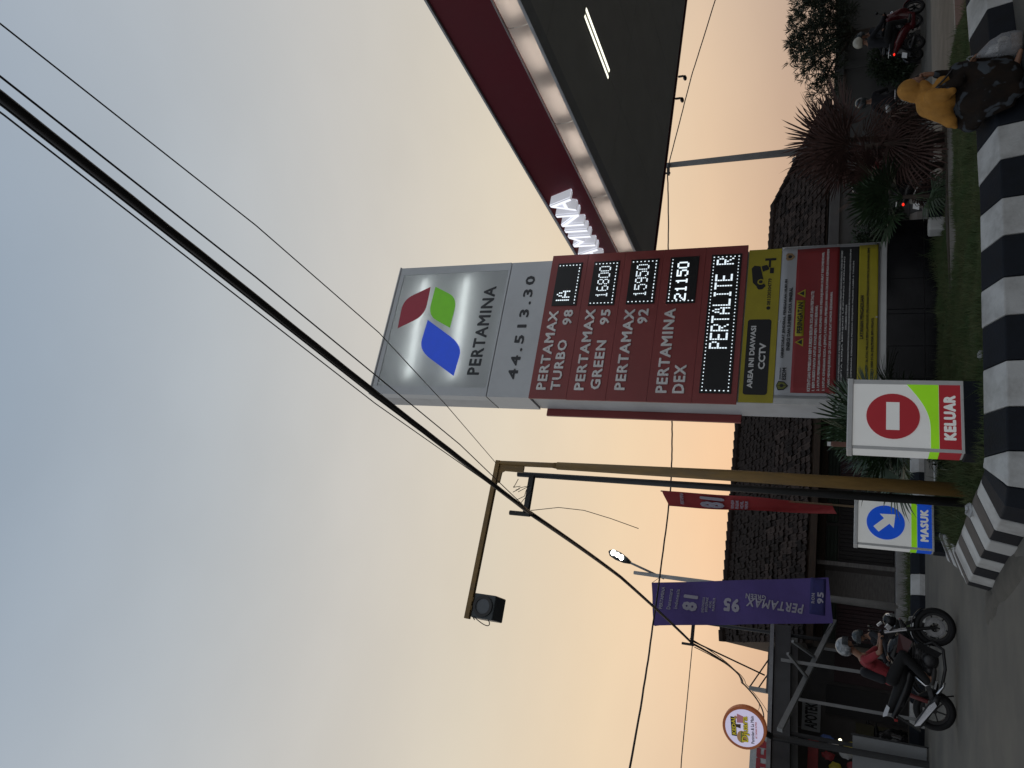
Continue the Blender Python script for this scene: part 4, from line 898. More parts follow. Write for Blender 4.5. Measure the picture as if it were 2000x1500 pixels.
def fan_palm(label, base, h, fronds, r, M, group, lean=(0,0), M2=None, stems=1, pet=.55, skirt=0, tr=.05, elev=(.1,1.35)):
    t = thing('fan_palm', label, 'palm', base, group=group)
    tops = []
    for s in range(stems):
        a = 2*math.pi*s/max(1,stems)+.7; o = Vector((math.cos(a), math.sin(a), 0))*(.14 if stems > 1 else 0); tp = Vector((lean[0],lean[1],h*(1-.16*s)))+o*2.6
        MB().tube([o, o+(tp-o)*.5+Vector((.02,.02,0)), tp], [tr*1.3,tr,tr*.85], 9).build('trunk', bark, t, smooth=True, world=False); tops.append(tp)
    ms = [frond_mesh('frond', pet, 26, r, R(200), M, .16, .034) for _ in range(3)]
    md = [frond_mesh('frond', pet, 20, r, R(170), M2 or M, .8) for _ in range(2)]
    for i in range(fronds):
        o = link('frond', random.choice(ms), t); o.location = tops[i % stems]
        az = i*2.39996+random.uniform(-.25,.25); el = elev[0]+(elev[1]-elev[0])*((i+.5)/fronds)**.9
        o.rotation_euler = Euler((random.uniform(-.6,.6), -el, az)); o.scale = [random.uniform(.8,1.12)]*3
    for i in range(skirt):
        o = link('frond', random.choice(md), t); o.location = tops[i % stems]-Vector((0,0,.06+.3*random.random()))
        o.rotation_euler = Euler((random.uniform(-.8,.8), random.uniform(.5,1.25), random.uniform(0,6.28))); o.scale = [random.uniform(.7,1.0)]*3
    return t
GP = 'fan palms planted round the pylon'
fan_palm('tall dry reddish brown fan palm beside concrete strip', (9.5,12.1,GZ), 1.45, 22, .92, leafb, GP, (.05,0), leafb, 2, .42, 20, .055, (.15,1.45))
fan_palm('dry brown fan palm nearest the pylon with drooping leaves', (9.05,12.22,GZ), .80, 11, .72, leafb, GP, (-.08,.1), leafb, 1, .45, 9, .05, (.0,1.1))
fan_palm('low dark green fan palm beside kerb stub', (8.35,12.15,GZ), .62, 12, .62, leafg, GP, (.08,.05), leafg, 1, .35, 3, .04, (.25,1.4))
fan_palm('bushy green fan palm growing behind the exit sign', (3.86,11.05,GZ), .85, 24, .66, leafg, GP, (.02,0), leafg, 2, .46, 12, .05, (-.1,1.4))
fan_palm('green fan palm with drooping leaves left of exit sign', (4.2,12.0,GZ), .60, 18, .62, leafg, GP, (-.15,-.1), leafg, 1, .40, 5, .05, (-.1,1.2))
fan_palm('spiky green palm at left foot of the pylon', (4.55,12.6,GZ), .55, 11, .6, leafg, GP, (0,0), leafg, 1, .38, 2, .04, (.1,1.3))
# tree with narrow tufted leaves at the right edge
def tree(label, base, trunk_h, blobs, n, ln, wd, M, group=None, name='tree', tuft=0):
    t = thing(name, label, 'tree' if name == 'tree' else 'shrub', base, group=group); b = MB(); B = Vector(base); tp = Vector((0,0,trunk_h))
    b.tube([(0,0,-.1),(.04,.02,trunk_h*.5),tp], [.11,.09,.07], 8)
    if name == 'tree':
        for c, r in blobs:
            c = Vector(c)-B; b.tube([tp, tp.lerp(c,.5)+Vector((0,0,.1)), c], [.055,.035,.012], 6)
            for _ in range(5):
                e = c+Vector((random.gauss(0,.5)*r[0], random.gauss(0,.5)*r[1], random.gauss(.2,.45)*r[2])); b.tube([c, c.lerp(e,.6), e], [.014,.009,.004], 4)
    b.build('trunk', bark, t, smooth=True, world=False)
    P_, D_ = [], []
    tot = sum(r[0]*r[1]*r[2] for _, r in blobs)
    for c, r in blobs:
        m_ = int(n*r[0]*r[1]*r[2]/tot)
        if tuft:
            k = max(6, m_//tuft); u = rng.normal(size=(k,3)); u /= np.linalg.norm(u,axis=1,keepdims=True); q = np.array(c)+u*np.array(r)*(rng.random((k,1))**.45)
            ax = u*np.array([.7,.7,.5])+np.array([0,0,.55]); q = np.repeat(q,tuft,0); dd = np.repeat(ax,tuft,0)+rng.normal(0,.55,(k*tuft,3))
            P_.append(q); D_.append(dd)
        else:
            u = rng.normal(size=(m_,3)); u /= np.linalg.norm(u,axis=1,keepdims=True); u *= (1+.18*np.sin(u[:,:1]*7+u[:,2:]*5))
            P_.append(np.array(c)+u*np.array(r)*(rng.random((m_,1))**.33)); D_.append(u+rng.normal(0,.6,(m_,3)))
    V, F_ = leaf_cloud(np.concatenate(P_), np.concatenate(D_), ln, wd); np_mesh('crown', V, F_, M, t)
    return t
tree('leafy tree with narrow tufted leaves above the grey wall', (20.9,20.9,.2), 1.7, [((20.9,20.7,3.2),(1.1,.9,.75)),((19.7,20.6,2.9),(.8,.7,.55)),((19.1,20.7,2.55),(.75,.6,.45)),((22.3,20.7,3.1),(1.2,.9,.9)),((21.3,20.6,2.4),(1.3,.8,.5)),((20.2,20.6,3.65),(.6,.5,.3)),((18.6,20.8,2.95),(.45,.4,.3)),((19.3,20.6,3.35),(.4,.4,.25)),((24,21,3.2),(1.2,1,.9))], 15000, .27, .026, leaft, tuft=14)
GH = 'shrubs along the boundary wall'
tree('dark rounded shrub behind the white helmeted rider', (20.0,21.45,.1), .5, [((20.0,21.4,.95),(.75,.4,.55)),((20.3,21.4,.55),(.6,.35,.4)),((19.6,21.4,.6),(.5,.35,.4))], 5000, .11, .05, leafh, GH, 'shrub')
tree('tall ivy hedge against wall right of the pylon', (12.9,21.6,.1), .6, [((12.6,21.6,1.4),(.9,.35,.7)),((13.5,21.6,1.1),(.7,.3,.7)),((12.2,21.6,.8),(.8,.3,.6)),((14.3,21.65,.9),(.5,.25,.5))], 7000, .10, .06, leafh, GH, 'shrub')
tree('low shrub at wall foot behind the dry palm', (16.8,21.5,.1), .3, [((16.8,21.5,.6),(.8,.3,.4)),((17.6,21.5,.5),(.6,.3,.35))], 3000, .11, .05, leafh, GH, 'shrub')
tree('dry twiggy shrub under the tiled house windows', (6.6,23.4,.27), .3, [((6.6,23.4,.75),(.8,.35,.5)),((5.6,23.4,.6),(.5,.3,.35)),((8.2,23.3,.7),(.9,.35,.5))], 4000, .12, .03, mat('dry_leaf', (.06,.045,.03), .8, .35, 5), GH, 'shrub')
# litter
for lab, p, s in (('crumpled white paper scrap on grass beside exit sign',(3.95,8.75,GZ+.03),.06),('crushed clear plastic cup lying by black pole foot',(2.45,9.55,.40),.08)):
    b = MB().ell(p,(s,s*.7,s*.55),9,7); b.v = [(x+random.gauss(0,s*.14),y+random.gauss(0,s*.14),z+random.gauss(0,s*.1)) for x,y,z in b.v]; top('litter', b, mat('litter_white',(.42,.43,.44),.5), lab, 'litter', p)

# ------------------------------------------------------------------ two-wheelers (local frame: x forward, y left, z up, origin under the rear wheel)
def wheel(root, x, r, w, spokes=5, z=None, disc=False, rimM=None):
    z = r if z is None else z
    wh = MB().torus((x,0,z),(0,1,0), r-w*.5, w*.5, 30, 8, 1.05).build('wheel', rubber, root, smooth=True, world=False)
    rM = rimM or blackpl
    b = MB().ring((x,0,z),(0,1,0), r-w*.85, r-w*1.25, w*.6, 28).cyl((x,-w*.5,z),(x,w*.5,z),.04,12)
    for i in range(spokes):
        a = 2*math.pi*i/spokes+.3; d = Vector((math.cos(a),0,math.sin(a))); b.bar(Vector((x,0,z))+d*.03, Vector((x,0,z))+d*(r-w), .022, .03, (0,1,0))
    b.build('rim', rM, wh, world=False)
    if disc: MB().ring((x,-w*.62,z),(0,1,0),.135,.075,.006,28).build('brake_disc', chrome, wh, world=False); 
    return wh
def bike(label, loc, rz):
    t = thing('motorcycle', label, 'motorcycle', loc, rz); W = dict(world=False); r = .318; X = 1.34
    wheel(t, 0, r, .115, 6); wheel(t, X, r, .10, 6, disc=True)
    gl_ = mat('black_gloss', (.007,.007,.008), .22, .2, 5, spec=.35); eng = mat('engine_metal', (.05,.05,.052), .4, .4, 14, metal=.6)
    MB().ring((X,-.056,r),(0,1,0),.16,.10,.004,28).build('disc_guard', mat('disc_steel', (.25,.255,.26), .35, .2, 20, metal=.8), t, **W)
    for s in (-1,1):
        f = MB().cyl((X+.0,s*.095,r),(X-.10,s*.095,.74),.026,10).build('fork_leg', gl_, t, **W); MB().cyl((X-.09,s*.095,.70),(X-.19,s*.095,1.08),.024,10).build('fork_tube', chrome, f, **W)
    b = MB(); n = 9
    for i in range(n+1):
        a = R(35+115*i/n); 
        for s in (-.06,.06): b.v.append((X+(r+.035)*math.cos(a), s, r+(r+.035)*math.sin(a)))
    for i in range(n): b.f.append((2*i,2*i+1,2*i+3,2*i+2))
    o = b.build('front_fender', gl_, t, smooth=True, **W); sm = o.modifiers.new('s','SOLIDIFY'); sm.thickness = .012
    MB().bar((X-.22,-.36,1.13),(X-.16,0,1.11),.028,.028).bar((X-.16,0,1.11),(X-.22,.36,1.13),.028,.028).build('handlebar', gl_, t, **W)
    for s in (-1,1):
        MB().cyl((X-.23,s*.34,1.13),(X-.255,s*.44,1.13),.019,8).build('grip', rubber, t, **W)
        mm = MB().cyl((X-.19,s*.27,1.13),(X-.16,s*.32,1.28),.007,6).build('mirror_stalk', gl_, t, **W); MB().ell((X-.16,s*.33,1.30),(.02,.06,.04),10,7).build('mirror', gl_, mm, smooth=True, **W)
    hl = MB().ell((X+.02,0,1.0),(.12,.11,.11),14,10).build('headlight', gl_, t, smooth=True, **W); MB().ell((X+.075,0,.995),(.07,.09,.09),14,10).build('lens', chrome, hl, smooth=True, **W)
    MB().bar((X-.02,-.07,1.12),(X-.09,-.07,1.19),.10,.05).build('instrument', chrome, t, bev=.01, **W)
    MB().bar((X-.12,-.1,.98),(X-.06,-.1,1.06),.05,.09).build('indicator', chrome, t, bev=.01, **W)
    MB().bar((X-.17,0,1.02),(.72,0,.62),.07,.10).bar((.80,0,.62),(.42,0,.50),.09,.2).bar((.55,0,.72),(-.02,0,.80),.14,.05).build('frame', gl_, t, **W)
    blob('tank', [], [((.92,0,.90),(.24,.15,.13),(0,.25,0)),((.76,0,.86),(.2,.13,.1),(0,.2,0)),((1.05,-.1,.82),(.17,.07,.11),(0,.5,0)),((1.05,.1,.82),(.17,.07,.11),(0,.5,0))], gl_, t, .014, 3, off=(0,0,0))
    MB().add([(1.18,-.17,.86),(.86,-.185,.9),(.80,-.18,.76),(1.08,-.19,.66)],[(0,1,2,3)]).build('tank_shroud', mat('shroud_red', (.06,.012,.014), .3), t, **W)
    blob('seat', [[(.66,0,.80,.10),(.42,0,.80,.11),(.2,0,.86,.09),(.02,0,.93,.07),(-.12,0,.99,.05)]], [], rubber, t, .016, 3, off=(0,0,0))
    blob('tail', [[(.52,0,.68,.09),(.25,0,.74,.09),(.0,0,.83,.075),(-.2,0,.92,.045)]], [], gl_, t, .016, 3, off=(0,0,0))
    MB().add([(-.02,-.085,1.03),(-.17,-.06,1.08),(-.24,-.03,1.085),(-.20,-.06,1.02),(-.06,-.09,.985)],[(0,1,2,3,4)]).build('grab_rail', mat('white_plastic',(.5,.52,.55),.35), t, **W)
    o = t.children[-1]; sm = o.modifiers.new('s','SOLIDIFY'); sm.thickness = .015
    MB().bar((-.18,0,.88),(-.36,0,.52),.15,.02).build('rear_fender', blackpl, t, **W); MB().box(-.27,-.235,-.06,.06,.86,.91).build('tail_light', mat('tail_red',(.25,.01,.01),.25), t, **W)
    blob('engine', [], [((.80,0,.40),(.19,.17,.15)),((.90,0,.56),(.13,.13,.13),(0,.4,0)),((.62,0,.40),(.14,.15,.12)),((.80,-.14,.40),(.11,.06,.11))], eng, t, .016, 1, off=(0,0,0))
    b = MB()
    for k in range(5): b.box(.80,1.03,-.125,.125,.50+k*.035,.513+k*.035)
    b.build('cooling_fins', eng, t, **W)
    MB().tube([(1.0,-.05,.52),(1.1,-.06,.36),(1.0,-.08,.2),(.7,-.11,.17),(.42,-.14,.22),(.26,-.16,.28)], .026, 9).build('exhaust_pipe', eng, t, smooth=True, **W)
    MB().add([(1.08,-.18,.55),(1.0,-.185,.62),(.86,-.185,.30),(.95,-.18,.22)],[(0,1,2,3)]).build('belly_cover', gl_, t, **W)
    mf = MB().tube([(.28,-.17,.27),(.18,-.18,.31),(-.2,-.2,.55),(-.26,-.2,.58)], [.035,.062,.068,.05], 14).build('muffler', eng, t, smooth=True, **W)
    MB().add([(.18,-.252,.335),(.10,-.254,.42),(-.18,-.274,.59),(-.25,-.272,.63),(-.22,-.275,.54),(.12,-.255,.30)],[(0,1,2,3,4,5)]).build('heat_shield', mat('polished_shield',(.62,.63,.66),.25,.06,5,metal=.4), mf, **W)
    MB().bar((.40,-.14,.42),(.02,-.11,r),.05,.07).bar((.40,.14,.42),(.02,.11,r),.05,.07).build('swingarm', eng, t, **W)
    MB().tube([(.52,-.15,.62),(.40,-.17,.46),(.46,-.19,.33)], .018, 7).build('footpeg_bracket', chrome, t, smooth=True, **W)
    MB().bar((.38,-.2,.33),(.52,-.27,.31),.03,.03).build('footpeg', chrome, t, **W)
    MB().tube([(.30,-.2,.30),(.42,-.2,.21),(.5,-.2,.19)], .022, 7).build('brake_pedal', chrome, t, smooth=True, **W)
    MB().cyl((.2,-.1,.68),(.14,-.1,.42),.035,10).build('shock_absorber', mat('spring_red',(.12,.02,.02),.4), t, **W)
    MB().bar((.24,0,.18),(.24,.22,.02),.02,.02).build('side_stand', blackpl, t, **W)
    return t
def scooter(label, loc, rz, body, lit=False, front_lit=False, top_white=False):
    t = thing('scooter', label, 'scooter', loc, rz); W = dict(world=False); r = .26; X = 1.22
    wheel(t, 0, r, .09, 5); wheel(t, X, r, .08, 5)
    gl_ = mat('black_gloss', (.008,.008,.009), .18, .2, 5, spec=.6)
    blob('body', [[(.62,0,.40,.10),(.35,0,.55,.13),(.0,0,.68,.12),(-.22,0,.74,.07)],[(.62,0,.34,.12),(.95,0,.32,.10)]], [], body, t, .018, 3, off=(0,0,0))
    blob('front_shield', [[(.93,0,.34,.11),(1.02,0,.62,.13),(.98,0,.88,.11)]], [((1.04,0,.62),(.08,.2,.26),(0,-.25,0))], body, t, .018, 3, off=(0,0,0))
    blob('seat', [[(.52,0,.74,.08),(.25,0,.78,.11),(-.05,0,.80,.10),(-.2,0,.82,.07)]], [], rubber, t, .018, 2, off=(0,0,0))
    blob('handlebar_cover', [[(.95,-.18,1.0,.05),(1.0,0,.99,.075),(.95,.18,1.0,.05)]], [], gl_ if not top_white else whitepl, t, .016, 2, off=(0,0,0))
    for s in (-1,1):
        MB().cyl((.93,s*.18,1.0),(.88,s*.33,1.0),.019,8).build('grip', rubber, t, **W)
        mm = MB().cyl((.94,s*.2,1.02),(.96,s*.26,1.17),.007,6).build('mirror_stalk', gl_, t, **W); MB().ell((.96,s*.27,1.2),(.02,.055,.04),10,7).build('mirror', gl_, mm, smooth=True, **W)
    MB().cyl((X,-.07,r),(1.06,-.07,.6),.022,8).cyl((X,.07,r),(1.06,.07,.6),.022,8).build('fork', gl_, t, **W)
    MB().ell((1.1,0,.80),(.05,.1,.07),12,8).build('headlight', mat_emit('headlamp_glow',(1,.9,.7),2.5) if front_lit else chrome, t, smooth=True, **W)
    MB().ell((-.275,0,.75),(.03,.045,.025),12,8).build('tail_light', mat_emit('tail_glow',(1,.03,.015),1.3) if lit else mat('tail_red',(.25,.01,.01),.25), t, smooth=True, **W)
    MB().tube([(-.02,.12,.86),(-.28,.10,.88),(-.28,-.10,.88),(-.02,-.12,.86)], .014, 7).build('grab_rail', chrome, t, **W)
    MB().bar((-.18,0,.62),(-.36,0,.36),.16,.02).build('rear_fender', blackpl, t, **W); MB().bar((-.325,0,.56),(-.37,0,.44),.2,.008).build('number_plate', printw, t, **W)
    MB().tube([(.2,-.13,.26),(.0,-.16,.28),(-.28,-.17,.36)], [.03,.055,.05], 10).build('muffler', blackpl, t, smooth=True, **W)
    b = MB(); 
    for i in range(8):
        a = R(20+140*i/7)
        for s in (-.055,.055): b.v.append((X+(r+.03)*math.cos(a), s, r+(r+.03)*math.sin(a)))
    for i in range(7): b.f.append((2*i,2*i+1,2*i+3,2*i+2))
    o = b.build('front_fender', body, t, smooth=True, **W); sm = o.modifiers.new('s','SOLIDIFY'); sm.thickness = .012
    MB().bar((.3,.0,.16),(.2,.2,.015),.02,.02).build('side_stand', blackpl, t, **W)
    return t
# ------------------------------------------------------------------ people
def hand(chain, at, fwd, dn, side, s=1.):
    """palm + five curled fingers as limb chains"""
    at, fwd, dn = Vector(at), Vector(fwd).normalized(), Vector(dn).normalized(); lat = fwd.cross(dn).normalized()*side
    out = [[(*at, .026*s), (*(at+fwd*.07*s), .03*s)]]
    for i, l_ in enumerate((.072,.08,.075,.06)):
        o = at+fwd*.075*s+lat*(-.027+.018*i)*s; k = o+fwd*l_*.5*s; e = k+(fwd*.25+dn*.9)*l_*.5*s; f = e+(dn*.3-fwd*.8)*l_*.35*s
        out.append([(*o,.0095*s),(*k,.009*s),(*e,.0085*s),(*f,.0075*s)])
    o = at+fwd*.02*s+lat*-.03*s; out.append([(*o,.011*s),(*(o+fwd*.03*s-lat*.02*s+dn*.015*s),.010*s),(*(o+fwd*.055*s-lat*.012*s+dn*.035*s),.008*s)])
    return out
def rider(label, loc, rz, shirt, pants, helmet, scale=1., bikekind='scooter', sleeves=False, face_down=.0, shoe=None, vis=None, backpack=None, legs_tan=False):
    t = thing('person', label, 'person', loc, rz)
    sh_ = mat('dark_shoe', (.02,.018,.016), .6)
    if bikekind == 'scooter':
        hip = Vector((.18,0,.92)); sh = Vector((.24,0,1.36)); hd_ = Vector((.30,0,1.60)); hn = Vector((.89,.27,1.02)); kn = Vector((.62,.17,.86)); ft = Vector((.66,.15,.44)); tl = .18
    else:
        hip = Vector((.40,0,.96)); sh = Vector((.66,0,1.38)); hd_ = Vector((.82,0,1.66)); hn = Vector((1.10,.38,1.14)); kn = Vector((.84,.22,.80)); ft = Vector((.50,.23,.40)); tl = .2
    m_ = lambda v, s: Vector((v.x, v.y*s, v.z))
    ch = [[(*(hip),.10),(*(hip.lerp(sh,.5)),.11),(*sh,.10)],[(*sh,.06),(*(sh.lerp(hd_,.6)),.055)]]; ell_ = [(tuple(hd_),(.092,.075,.115),(0,.1,0))]
    ell_ += [((hd_.x+.095,0,hd_.z-.02),(.018,.014,.022)),((hd_.x+.08,0,hd_.z-.065),(.018,.03,.012)),((hd_.x,.08,hd_.z-.01),(.02,.012,.03)),((hd_.x,-.08,hd_.z-.01),(.02,.012,.03))]
    slv, pnt, shoes = [], [], []
    for s in (-1,1):
        S = sh+Vector((0,s*.17,-.03)); Hn = m_(hn,s); El = S.lerp(Hn,.5)+Vector((-.02,s*.10,-.10)); Wr = Hn+(El-Hn).normalized()*.10
        ch.append([(*S,.052),(*El,.04),(*Wr,.028)]); ch += hand(ch, Wr, Hn-Wr, (.2,0,-1), s)
        Hp = hip+Vector((0,s*.10,0)); K = m_(kn,s); Ft = m_(ft,s); ch.append([(*Hp,.085),(*K,.062),(*Ft,.042)]); ch.append([(*Ft,.035),(Ft.x+.08,Ft.y,Ft.z-.05,.033),(Ft.x+.17,Ft.y,Ft.z-.06,.025)])
        e_ = Wr if sleeves else S.lerp(El,.72); slv.append([(*sh,.085),(*S,.072),(*(El if sleeves else e_),.058)]+([(*Wr,.042)] if sleeves else []))
        pnt.append([(*(hip),.115),(*Hp,.105),(*K,.082),(Ft.x,Ft.y,Ft.z+.04,.062)])
        shoes.append([(Ft.x-.03,Ft.y,Ft.z-.03,.045),(Ft.x+.09,Ft.y,Ft.z-.055,.042),(Ft.x+.19,Ft.y,Ft.z-.065,.032)])
    blob('body', ch, ell_, skin, t, .011, 2, off=(0,0,0))
    up_v = (sh-hip).normalized()
    blob('shirt', [[(*(hip+up_v*.02),.135),(*(hip.lerp(sh,.5)),.14),(*(sh-up_v*.04),.12)]]+slv, [(tuple(hip.lerp(sh,.78)),(.115,.19,.12),(0,.3,0))], shirt, t, .016, 3, off=(0,0,0))
    blob('trousers', pnt, [], pants, t, .016, 2, off=(0,0,0)); [blob('shoe', [q_], [], shoe or sh_, t, .016, 2, off=(0,0,0)) for q_ in shoes]
    b = MB(); n1, n2 = 20, 10; rr = (.165,.142,.16); c = hd_+Vector((-.005,0,.03)); k = len(b.v)
    for i in range(n2+1):
        for j in range(n1):
            a = 2*math.pi*j/n1; front = max(0, math.cos(a)); mxp = math.pi*(.70-.24*front**.6); p = mxp*i/n2
            b.v.append((c.x+rr[0]*math.sin(p)*math.cos(a), rr[1]*math.sin(p)*math.sin(a), c.z+rr[2]*math.cos(p)))
    for i in range(n2):
        for j in range(n1): b.f.append((i*n1+j, (i+1)*n1+j, (i+1)*n1+(j+1)%n1, i*n1+(j+1)%n1))
    hm = b.build('helmet', helmet, t, smooth=True, world=False); so_ = hm.modifiers.new('s','SOLIDIFY'); so_.thickness = .018
    b = MB()
    for i in range(5):
        for j in range(9):
            a = R(-75+150*j/8); z = c.z+.055-.1*i/4; b.v.append((c.x+.176*math.cos(a), .152*math.sin(a), z))
    for i in range(4):
        for j in range(8): b.f.append((i*9+j,(i+1)*9+j,(i+1)*9+j+1,i*9+j+1))
    if vis: b.build('visor', vis, hm, smooth=True, world=False)
    MB().tube([(c.x+.02,.125,c.z-.06),(c.x+.05,.06,c.z-.19),(c.x+.05,-.06,c.z-.19),(c.x+.02,-.125,c.z-.06)], .009, 6).build('chin_strap', blackpl, hm, world=False)
    if backpack:
        q = hip.lerp(sh,.62)+Vector((-.17,0,.03)); blob('backpack', [[(q.x,-.07,q.z-.15,.09),(q.x+.05,-.07,q.z+.12,.08)],[(q.x,.07,q.z-.15,.09),(q.x+.05,.07,q.z+.12,.08)]], [], backpack, t, .016, 2, off=(0,0,0))
    if scale != 1: t.scale = [scale]*3
    return t
visor = mat('smoked_visor', (.03,.035,.04), .12, .1, alpha=.8); 
helm_grey = mat('helmet_patterned', (.05,.06,.07), .25, 0, 14, c2=(.42,.44,.46)); helm_white = mat('helmet_cream', (.46,.44,.36), .3, .04); helm_dark = mat('helmet_dark', (.03,.04,.045), .25, .3, 8)
red_shirt = mat('red_tshirt', (.22,.018,.025), .85, .15, 8, bump=.3, bscale=14, bdist=.02); dark_jacket = mat('dark_jacket', (.009,.010,.014), .85, .3, 8, bump=.3, bscale=14, bdist=.02); black_pants = mat('black_trousers', (.006,.006,.0065), .9, .3, 8); khaki = mat('grey_trousers', (.16,.145,.12), .85, .15, 8); redjk = mat('maroon_jacket', (.09,.015,.015), .8, .2, 8)
bloc, brz = (.52,15.44,0), R(-12.5)
bike('black naked motorcycle with chrome muffler crossing the street', bloc, brz)
rd_ = rider('motorcyclist in red shirt and patterned helmet riding black motorcycle', bloc, brz, red_shirt, black_pants, helm_grey, bikekind='bike', vis=visor, backpack=dark_jacket)
redb = mat('scooter_red', (.10,.008,.012), .25, .1, 5, spec=.6); darkb = mat('scooter_black', (.012,.012,.014), .25, .1, 5, spec=.6); whiteb = mat('scooter_white', (.40,.40,.37), .3, .1, 5, dirt=.2)
def pair(lab_s, lab_p, loc, rz, body, lit, shirt, pants, helmet, **k):
    s = scooter(lab_s, loc, R(rz), body, lit, **{a: b for a, b in k.items() if a in ('front_lit','top_white')})
    p = rider(lab_p, loc, R(rz), shirt, pants, helmet, sleeves=True, vis=visor if k.get('vis') else None)
    for o in (s, p): o.scale = [k.get('sc',1.)]*3
pair('red scooter with lit tail light ridden by white helmeted rider', 'rider in dark jacket and cream white helmet on red scooter', (18.75,19.5,0), -3, redb, True, dark_jacket, black_pants, helm_white, sc=1.08)
pair('dark scooter with gold headlight glint at right edge of street', 'dark dressed rider partly cut off at right edge', (20.3,20.2,0), 178, darkb, False, dark_jacket, black_pants, helm_dark, front_lit=False, sc=1.05)
pair('white and black scooter behind the seated woman', 'rider in dark clothes and dark helmet on white scooter', (14.9,17.2,0), 60, whiteb, False, dark_jacket, black_pants, helm_dark, top_white=True, vis=True)
pair('red scooter seen through the dry palm leaves', 'rider in maroon jacket and grey trousers behind dry palm', (11.9,16.4,0), -8, redb, False, redjk, khaki, helm_dark, vis=True)
pair('black scooter with glowing red tail light right of pylon', 'rider in black beside the low green palm', (11.05,15.9,0), 5, darkb, True, dark_jacket, black_pants, helm_white if False else helm_dark, sc=1.0)
pair('dark scooter half hidden behind the black motorcycle', 'rider with grey helmet half hidden behind the motorcyclist', (2.12,18.9,0), 200, darkb, False, dark_jacket, black_pants, helm_dark, vis=True, sc=.9)
scooter('parked dark scooter under the carport by the barrier', (-.35,23.6,0), R(70), darkb)

# ------------------------------------------------------------------ woman sitting on the kerb
wm = thing('person', 'woman in mustard headscarf and batik dress sitting on the kerb', 'person', (6.62,7.95,.25))
mustard = mat('mustard_cloth', (.36,.165,.025), .85, .2, 6, bump=.9, bscale=11, bdist=.05, stretch=(1,1,.35))
batik = mat('batik_cloth', (.006,.005,.0045), .85, 0, 7, spec=.2, c2=(.018,.011,.007), bump=.35, bscale=9, bdist=.03)
t_ = batik.node_tree; b_ = t_.nodes['Principled BSDF']; vz = t_.nodes.new('ShaderNodeTexVoronoi'); vz.inputs['Scale'].default_value = 6.5; vz.inputs['Randomness'].default_value = 1; tcx = t_.nodes.new('ShaderNodeTexCoord'); nzx = t_.nodes.new('ShaderNodeTexNoise'); nzx.inputs['Scale'].default_value = 5; t_.links.new(tcx.outputs['Object'], nzx.inputs['Vector']); mmx = t_.nodes.new('ShaderNodeMix'); mmx.data_type = 'VECTOR'; mmx.inputs[0].default_value = .42; t_.links.new(tcx.outputs['Object'], mmx.inputs[4]); t_.links.new(nzx.outputs['Color'], mmx.inputs[5]); t_.links.new(mmx.outputs[1], vz.inputs['Vector'])
mrx = t_.nodes.new('ShaderNodeMapRange'); mrx.inputs[1].default_value = .36; mrx.inputs[2].default_value = .44; mrx.inputs[3].default_value = 1; mrx.inputs[4].default_value = 0; t_.links.new(vz.outputs['Distance'], mrx.inputs[0])
mxx = t_.nodes.new('ShaderNodeMix'); mxx.data_type = 'RGBA'; t_.links.new(mrx.outputs[0], mxx.inputs[0]); old = b_.inputs['Base Color'].links[0].from_socket; t_.links.new(old, mxx.inputs[6]); mxx.inputs[7].default_value = (.05,.057,.065,1); t_.links.new(mxx.outputs[2], b_.inputs['Base Color'])
hip = Vector((6.52,7.98,.50)); chest = Vector((6.66,7.86,.80)); neck = Vector((6.74,7.82,.92)); head = Vector((6.84,7.79,1.035))
kn1, kn2 = Vector((6.84,7.62,.60)), Vector((6.98,7.78,.56)); ft1, ft2 = Vector((6.70,7.52,.07)), Vector((7.02,7.62,.07))
shR, shL = Vector((6.62,7.72,.84)), Vector((6.80,7.98,.84)); elR, wrR = Vector((6.68,7.58,.60)), Vector((6.86,7.58,.50)); elL, wrL = Vector((6.96,7.80,.66)), Vector((6.95,7.73,.85))
fd = Vector((.82,-.5,-.25)).normalized()
ch = [[(*hip,.11),(*chest,.10),(*neck,.05),(*head,.05)],[(*shR,.045),(*elR,.036),(*wrR,.024)],[(*shL,.045),(*elL,.036),(*wrL,.024)],[(*hip,.10),(*kn1,.065),(ft1.x,ft1.y,ft1.z+.05,.035)],[(*hip,.10),(*kn2,.065),(ft2.x,ft2.y,ft2.z+.05,.035)]]
ch += hand(ch, wrR, (.5,-.15,-.35), (-.1,-.5,-1), 1) + hand(ch, wrL, (.0,-.05,1), (-.9,.1,.1), 1)
for f in (ft1, ft2): ch.append([(f.x-.02,f.y+.02,f.z+.03,.034),(f.x+.09,f.y-.03,f.z+.0,.032),(f.x+.16,f.y-.06,f.z-.02,.024)])
u_ = Vector((0,0,1)); sd2 = fd.cross(u_).normalized(); upf = sd2.cross(fd)
fp = lambda f, s, u: tuple(head+fd*f+sd2*s+upf*u)
ell_ = [(tuple(head),(.098,.098,.115)),(fp(.098,0,-.015),(.016,.014,.022)),(fp(.09,0,-.055),(.016,.026,.011)),(fp(.075,0,-.095),(.025,.03,.02)),(fp(.085,.035,.012),(.012,.018,.012)),(fp(.085,-.035,.012),(.012,.018,.012))]
blob('body', ch, ell_, skin, wm, .008, 2)
for s in (-1,1): MB().ell(fp(.094,s*.034,.012),(.007,.012,.007),8,6).build('eye', printk, wm, smooth=True)
